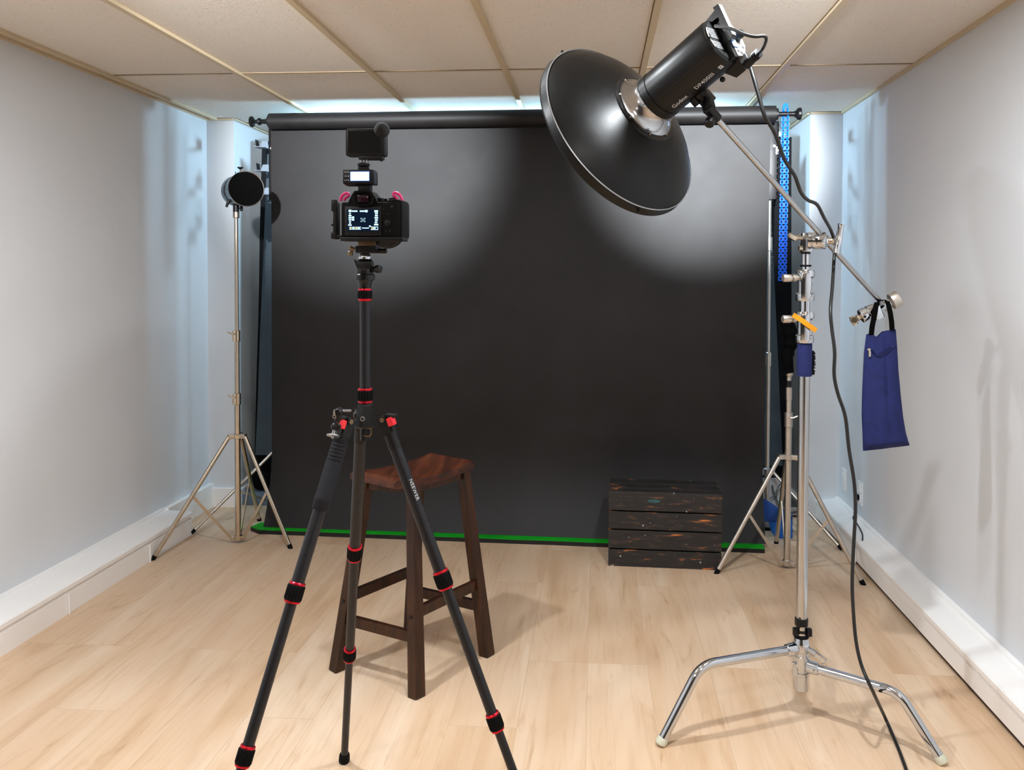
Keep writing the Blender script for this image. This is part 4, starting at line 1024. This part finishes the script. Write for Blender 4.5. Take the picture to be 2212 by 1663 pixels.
for a_, s_, r in ((.030, -.026, .0045), (.042, -.015, .0045), (.044, -.027, .0045), (-.028, -.022, .004), (.022, -.046, .006), (.050, -.030, .003)):
    mb.lathe(rp(a_, s_, .4315), AX, [(0, r), (.004, r), (.005, r*.8), (.005, 0)], 16)
mb.build('push_buttons', WHITEP, st)
mb = MB(); hx_ = .021
mb.prism([rp(-.082, hx_, .436), rp(-.080, hx_, .452), rp(.016, hx_, .452), rp(.024, hx_, .446), rp(.024, hx_, .436), rp(.012, hx_, .438), rp(-.050, hx_, .438), rp(-.052, hx_, .404), rp(-.066, hx_, .404), rp(-.072, hx_, .436)], dsd*-.017)
mb.build('carry_handle', BLKS, st, smooth=False)
mb = MB(); mb.prism([rp(-.079, hx_-.001, .4525), rp(.016, hx_-.001, .4525), rp(.016, hx_-.001, .4535), rp(-.079, hx_-.001, .4535)], dsd*-.015); mb.build('handle_face', ALU, st, smooth=False)
mb = MB()
for i in range(11):
    for j in range(14):
        a_ = -.026+.0046*j; s_ = .022+.0042*i
        if a_*a_+s_*s_ < (BR-.009)**2 and not (.004 < a_ < .012): mb.box(rp(a_, s_, .4155), (.0026, .0024, .001), Matrix((ddn, dsd, AX)).transposed())
mb.build('vent_grille', ALU, st, smooth=False)
mb = MB()
for k0, k1 in ((-.42, .06), (.18, .55)):
    P = [DC+AX*.4155+(ddn*math.sin(k0+(k1-k0)*k/8)+dsd*math.cos(k0+(k1-k0)*k/8))*(BR-.006) for k in range(9)]; mb.tube(P, .0013, 6)
mb.build('vent_rim', SATIN, st)
# lettering round the barrel
def wrapT(t0, ph0): return lambda x, y: sp(t0+x, ph0+y/BR, BR+.0006)
text_mesh('Godox', .0185, wrapT(.212, .16), 'lettering', LETTER, st, 1.0, .0002)
text_mesh('DP400III', .0178, wrapT(.295, .16), 'lettering', LETTER, st, 1.06, .0001)
mb = MB(); ph0 = .16
def flatq(t0, t1, p0, p1): mb.grid(lambda u, v: sp(t0+(t1-t0)*u, p0+(p1-p0)*v, BR+.0006), 3, 3)
flatq(.381, .3925, ph0, ph0+.18); mb.build('badge', LETTER, st)
text_mesh('V', .0105, lambda x, y: sp(.3828+x, ph0+.035+y/BR, BR+.0010), 'badge_letter', BLK, st, 1, .0003)
# mount, socket and small knob below the barrel
mb = MB(); PB = -.62; bdn = ddn*math.cos(PB)+dsd*math.sin(PB); bsd = bdn.cross(DNv)
q0 = sp(.272, PB, BR-.004); q1 = sp(.276, PB, .100)
mb.lathe(q0, bdn, [(0, .022), (.012, .022), (.014, .016), (.022, .016)], 20)
mb.box(lerp(q0, q1, .65), (.036, .030, .036), Matrix((DNv, bsd, bdn)).transposed(), .004); mb.build('tilt_bracket', BLK, st)
mb = MB(); q2 = B0+bdv*.004; mb.cyl(q2-bdv*.040, q2+bdv*.012, .0145, n=20, bev=.003); mb.beam(q1+bdn*-.012, q2-bdv*.026, .026, .030, bevel=.004); mb.build('spigot_clamp', BLK, st)
mb = MB(); q = q2-bdv*.012+V((-.004, -.012, -.012)); dk = V((-.35, -.55, -.75)).normalized(); mb.cyl(q, q+dk*.016, .006, n=12); mb.lathe(q+dk*.010, dk, [(0, 0), (0, .010), (.003, .0135), (.016, .0135), (.020, .010), (.020, 0)], 20); mb.build('clamp_knob', BLK, st)
mb = MB(); q = sp(.255, PB+.3, BR); mb.lathe(q, bdn, [(-.002, .010), (.010, .0105), (.018, .0105), (.020, .008), (.020, 0)], 18); mb.build('lock_screw', BLK, st)
mb = MB(); q = sp(.345, PB, BR); mb.sphere(q+bdn*.008, .0075, 14, 10); mb.build('sensor_bump', BLK, st)
mb = MB(); mb.prism([sp(.366, PB, BR-.006)-bsd*.017, sp(.384, PB, BR+.026)-bsd*.017, sp(.414, PB, BR+.026)-bsd*.017, sp(.422, PB, BR-.010)-bsd*.017], bsd*.034); mb.build('socket_box', BLK, st, smooth=False)

# ------------------------------------------------------------------ power cord
skt = sp(.420, PB, BR+.010)
pc = thing('power_cord', 'black power cord running from the strobe down past the chrome stand to the floor', 'cord', G(1940, 1620))
mb = MB(); pa, pb = AT(1612, 140, skt.y-.01), AT(1637, 116, skt.y-.05); mb.tube([pa, lerp(pa, pb, .5), pb], [.0125, .0115, .010], 14)
for k in range(3): mb.lathe(lerp(pa, pb, .72+.14*k), pb-pa, [(0, 0), (0, .008), (.001, .0125), (.003, .0125), (.004, .008), (.004, 0)], 14)
mb.build('plug', BLK, pc)
loop = [pb, AT(1648, 104, 2.08), AT(1655, 85, 2.07), AT(1650, 78, 2.06), AT(1630, 79, 2.06), AT(1608, 74, 2.07), AT(1585, 64, 2.09), AT(1562, 58, 2.12), AT(1545, 56, 2.15)]
MB().tube(loop, .0042, 10, 6).build('loop_cable', CORDM, pc)
main = [AT(1552, 62, 2.31), AT(1580, 84, 2.31), AT(1606, 112, 2.30), AT(1619, 140, 2.28), AT(1627, 165, 2.26), AT(1640, 210, 2.25), AT(1652, 250, 2.25), AT(1675, 290, 2.28), AT(1695, 345, 2.34), AT(1717, 380, 2.40), AT(1730, 415, 2.45), AT(1745, 432, 2.50), AT(1765, 442, 2.53), AT(1780, 470, 2.60), AT(1796, 500, 2.72),
        AT(1803, 530, 2.735), AT(1801, 570, 2.72), AT(1798, 620, 2.66), AT(1794, 670, 2.60), AT(1797, 710, 2.59), AT(1803, 760, 2.58), AT(1802, 810, 2.58), AT(1810, 850, 2.58), AT(1826, 900, 2.575), AT(1834, 970, 2.57), AT(1845, 1040, 2.56), AT(1848, 1100, 2.55), AT(1844, 1180, 2.54), AT(1841, 1260, 2.53), AT(1844, 1330, 2.52), AT(1850, 1390, 2.51), AT(1862, 1440, 2.49), AT(1884, 1490, 2.47), G(1912, 1550, .03), G(1936, 1605, .007), G(1957, 1660, .006), G(1985, 1740, .006), G(2060, 1880, .006)]
MB().tube(main, .0052, 10, 6).build('main_cable', CORDM, pc)

# ------------------------------------------------------------------ wall plates and plug
def wall_plate(px, pts, label, name, cat, w_, h_):
    a = WX(px[0], px[1], XR); t = thing(name, label, cat, (XR, a.y, a.z))
    MB().box((XR-.003, a.y, a.z), (.006, w_, h_), None, .002).build('cover_plate', WHITEP, t)
    return t, a
t, a = wall_plate((1824, 1035), None, 'blank white wall plate low on the wall close to the corner', 'wall_plate', 'wall plate', .075, .12)
MB().box((XR-.0075, a.y, a.z), (.003, .034, .066), None, .001).build('insert', WHITEP, t)
t, a = wall_plate((1859, 1065), None, 'white wall outlet with a dark adapter plugged in above the plinth', 'wall_outlet', 'outlet', .075, .12)
for dz in (.027, -.027): MB().box((XR-.0075, a.y, a.z+dz), (.003, .034, .040), None, .004).build('socket', WHITEP, t)
mb = MB(); q = V((XR-.010, a.y, a.z-.020)); mb.box(q+V((-.010, 0, 0)), (.022, .028, .028), None, .004)
ad = thing('plug_adapter', 'dark plug with thin cable in the wall outlet above the plinth', 'plug', q)
mb.build('plug_body', BLKM, ad)
mb = MB(); mb.tube([q+V((-.016, 0, -.012)), q+V((-.018, 0, -.05)), q+V((-.020, -.01, -.085)), V((XR-.045, a.y-.03, .140)), V((XR-.05, a.y-.12, .134)), V((XR-.07, a.y-.26, .130)), V((XR-.10, a.y-.36, .128))], .0035, 8, 5); mb.build('cable', CORDM, ad)

# ------------------------------------------------------------------ things stored behind the paper, at the blue chain side
def fan(Y, px, nm, mat, bulge):
    P = [AT(x, y, Y) for x, y in px]; c = sum(P, V())/len(P)
    mb = MB(); f = [mb.bm.verts.new(p) for p in P]; b = [mb.bm.verts.new(p+V((0, .012, 0))) for p in P]; n = len(P)
    cf = mb.bm.verts.new(c+V((0, -bulge, 0))); cb2 = mb.bm.verts.new(c+V((0, .02, 0)))
    for i in range(n):
        j = (i+1) % n; mb.bm.faces.new((f[i], f[j], cf)); mb.bm.faces.new((b[j], b[i], cb2)); mb.bm.faces.new((f[j], f[i], b[i], b[j]))
    return mb
fb = thing('blue_fabric_reflector', 'folded blue fabric disc leaning on the floor behind the satin silver stand', 'reflector', G(1680, 1178))
fan(4.478, [(1640, 1073), (1648, 1076), (1665, 1086), (1682, 1098), (1700, 1108), (1712, 1114), (1712, 1121), (1690, 1122), (1665, 1126), (1640, 1128)], '', BLUEF, .012).build('upper_fold', BLUEF, fb)
fan(4.492, [(1660, 1124), (1690, 1121), (1712, 1120), (1712, 1163), (1690, 1169), (1676, 1162), (1666, 1148)], '', BLUEF2, .012).build('lower_fold', BLUEF2, fb)
tag(fan(4.62, [(1703, 1130), (1711, 1136), (1714, 1152), (1710, 1164), (1703, 1166)], '', NAVY, .008).build('navy_pouch', NAVY), 'small navy pouch standing on the floor just behind the chrome pole', 'pouch')
wc = thing('white_panel', 'white card panel with dark bottom edge leaning behind the blue fabric', 'panel', G(1670, 1165))
qa, qb = AT(1630, 1128, 4.635), AT(1690, 1172, 4.635)
MB().box(((qa.x+qb.x)/2, 4.635, .15), (abs(qb.x-qa.x), .012, .27)).build('card', CARD, wc, smooth=False)
MB().box(((qa.x+qb.x)/2, 4.635, .008), (abs(qb.x-qa.x)+.02, .03, .016)).build('base_edge', BLK, wc, smooth=False)
cbl = MB()
cbl.tube([AT(1668, 1048, 4.605), AT(1675, 1075, 4.605), AT(1690, 1098, 4.60), AT(1700, 1112, 4.60)], .005, 8, 5)
cbl.tube([AT(1692, 1052, 4.595), AT(1680, 1062, 4.595), AT(1678, 1080, 4.595), AT(1688, 1102, 4.595), AT(1698, 1118, 4.595)], .004, 8, 5)
cbl.tube([AT(1660, 1078, 4.60), AT(1672, 1070, 4.60), AT(1682, 1050, 4.60), AT(1700, 1030, 4.60)], .003, 8, 5)
tag(cbl.build('coiled_cable', M('grey cable', (96, 104, 104), .5)), 'tangle of grey cable hanging above the blue fabric disc', 'cable')
bs = MB(); bb = AT(1755, 1138, 4.66)
bs.box((AT(1745, 1130, 4.80).x, 5.0, .035), (.34, .22, .05), None, .008)
tag(bs.build('floor_case', ALU), 'low grey case on the floor behind the chrome pole by the corner', 'case')
# and at the reflector flash side
cq = AT(566, 1070, 4.93)
bx = MB(); bx.box((cq.x, 4.95, .040), (.19, .15, .080), None, .008)
tag(bx.build('storage_case', M('blue grey case', (98, 116, 136), .5)), 'flat blue grey case on the floor under a black bag behind the chrome stand', 'case')
bg = MB()
bg.grid(lambda u, v: V((cq.x+.010+.080*math.cos(2*PI*u)*(math.sin(PI*v)**.6)*(1+.10*mnoise.noise(V((u*4, v*3, 5)))), 4.95+.070*math.sin(2*PI*u)*(math.sin(PI*v)**.6), .0805+.125*(1-math.cos(PI*v))/2)), 28, 16)
bmesh.ops.remove_doubles(bg.bm, verts=bg.bm.verts, dist=.0005)
tag(bg.build('black_bag', BAGB, None, ang=80), 'small black soft bag lying on the blue grey case beside the paper edge', 'bag')

# ------------------------------------------------------------------ light
def area(name, loc, rot, size, power, col, sy=None, shape='DISK', spread=None):
    l = bpy.data.lights.new(name, 'AREA'); l.energy = power; l.color = col; l.shape = shape; l.size = size
    if sy: l.shape = 'RECTANGLE'; l.size_y = sy
    if spread: l.spread = spread
    o = bpy.data.objects.new(name, l); COL.objects.link(o); o.location = loc; o.rotation_euler = rot; return o
WARM = (.97, .98, 1.0); COOL = (.90, .955, 1.0)
for i, (x, y, e) in enumerate(((.50, 2.05, 26), (-1.15, 2.05, 27), (-.4, 2.35, 11), (-1.5, .4, 15), (.55, .4, 15), (-.5, -1.4, 12))):
    area('ceiling_spot', (x, y, H-.012), (0, 0, 0), .09, e, COOL if y > 1 else WARM)
def point(name, loc, r, power, col):
    l = bpy.data.lights.new(name, 'POINT'); l.energy = power; l.color = col; l.shadow_soft_size = r
    o = bpy.data.objects.new(name, l); COL.objects.link(o); o.location = loc
for x, tx, e, cone in ((-1.20, -1.30, 1550, 31), (.66, .57, 2700, 25)):       # track heads aimed at the top of the paper
    l = bpy.data.lights.new('track_spot', 'SPOT'); l.energy = e; l.color = COOL; l.spot_size = math.radians(cone); l.spot_blend = 1.0; l.shadow_soft_size = .03
    o = bpy.data.objects.new('track_spot', l); COL.objects.link(o); o.location = (x, 1.1, 2.27)
    o.rotation_euler = V((tx-x, 3.35, -.20)).to_track_quat('-Z', 'Y').to_euler()
# blue white tube lamps behind the roll
for k in range(9): point('backdrop_glow', (-1.42+.241*k, 4.765, 2.14), .03, 13 if k in (0, 8) else 4, (.46, .76, 1.0))
w = bpy.data.worlds.new('world'); SC.world = w; w.use_nodes = True
w.node_tree.nodes['Background'].inputs['Color'].default_value = (.9, .93, 1, 1); w.node_tree.nodes['Background'].inputs['Strength'].default_value = .05
SC.view_settings.view_transform = 'Standard'; SC.view_settings.look = 'None'
SC.view_settings.exposure = 0.0; SC.view_settings.gamma = 1.0
SC.cycles.use_denoising = True
SC.cycles.max_bounces = 8; SC.cycles.diffuse_bounces = 5; SC.cycles.glossy_bounces = 4
SC.cycles.use_adaptive_sampling = True; SC.cycles.adaptive_threshold = .02
SC.cycles.sample_clamp_indirect = 6.0; SC.cycles.caustics_reflective = False; SC.cycles.caustics_refractive = False
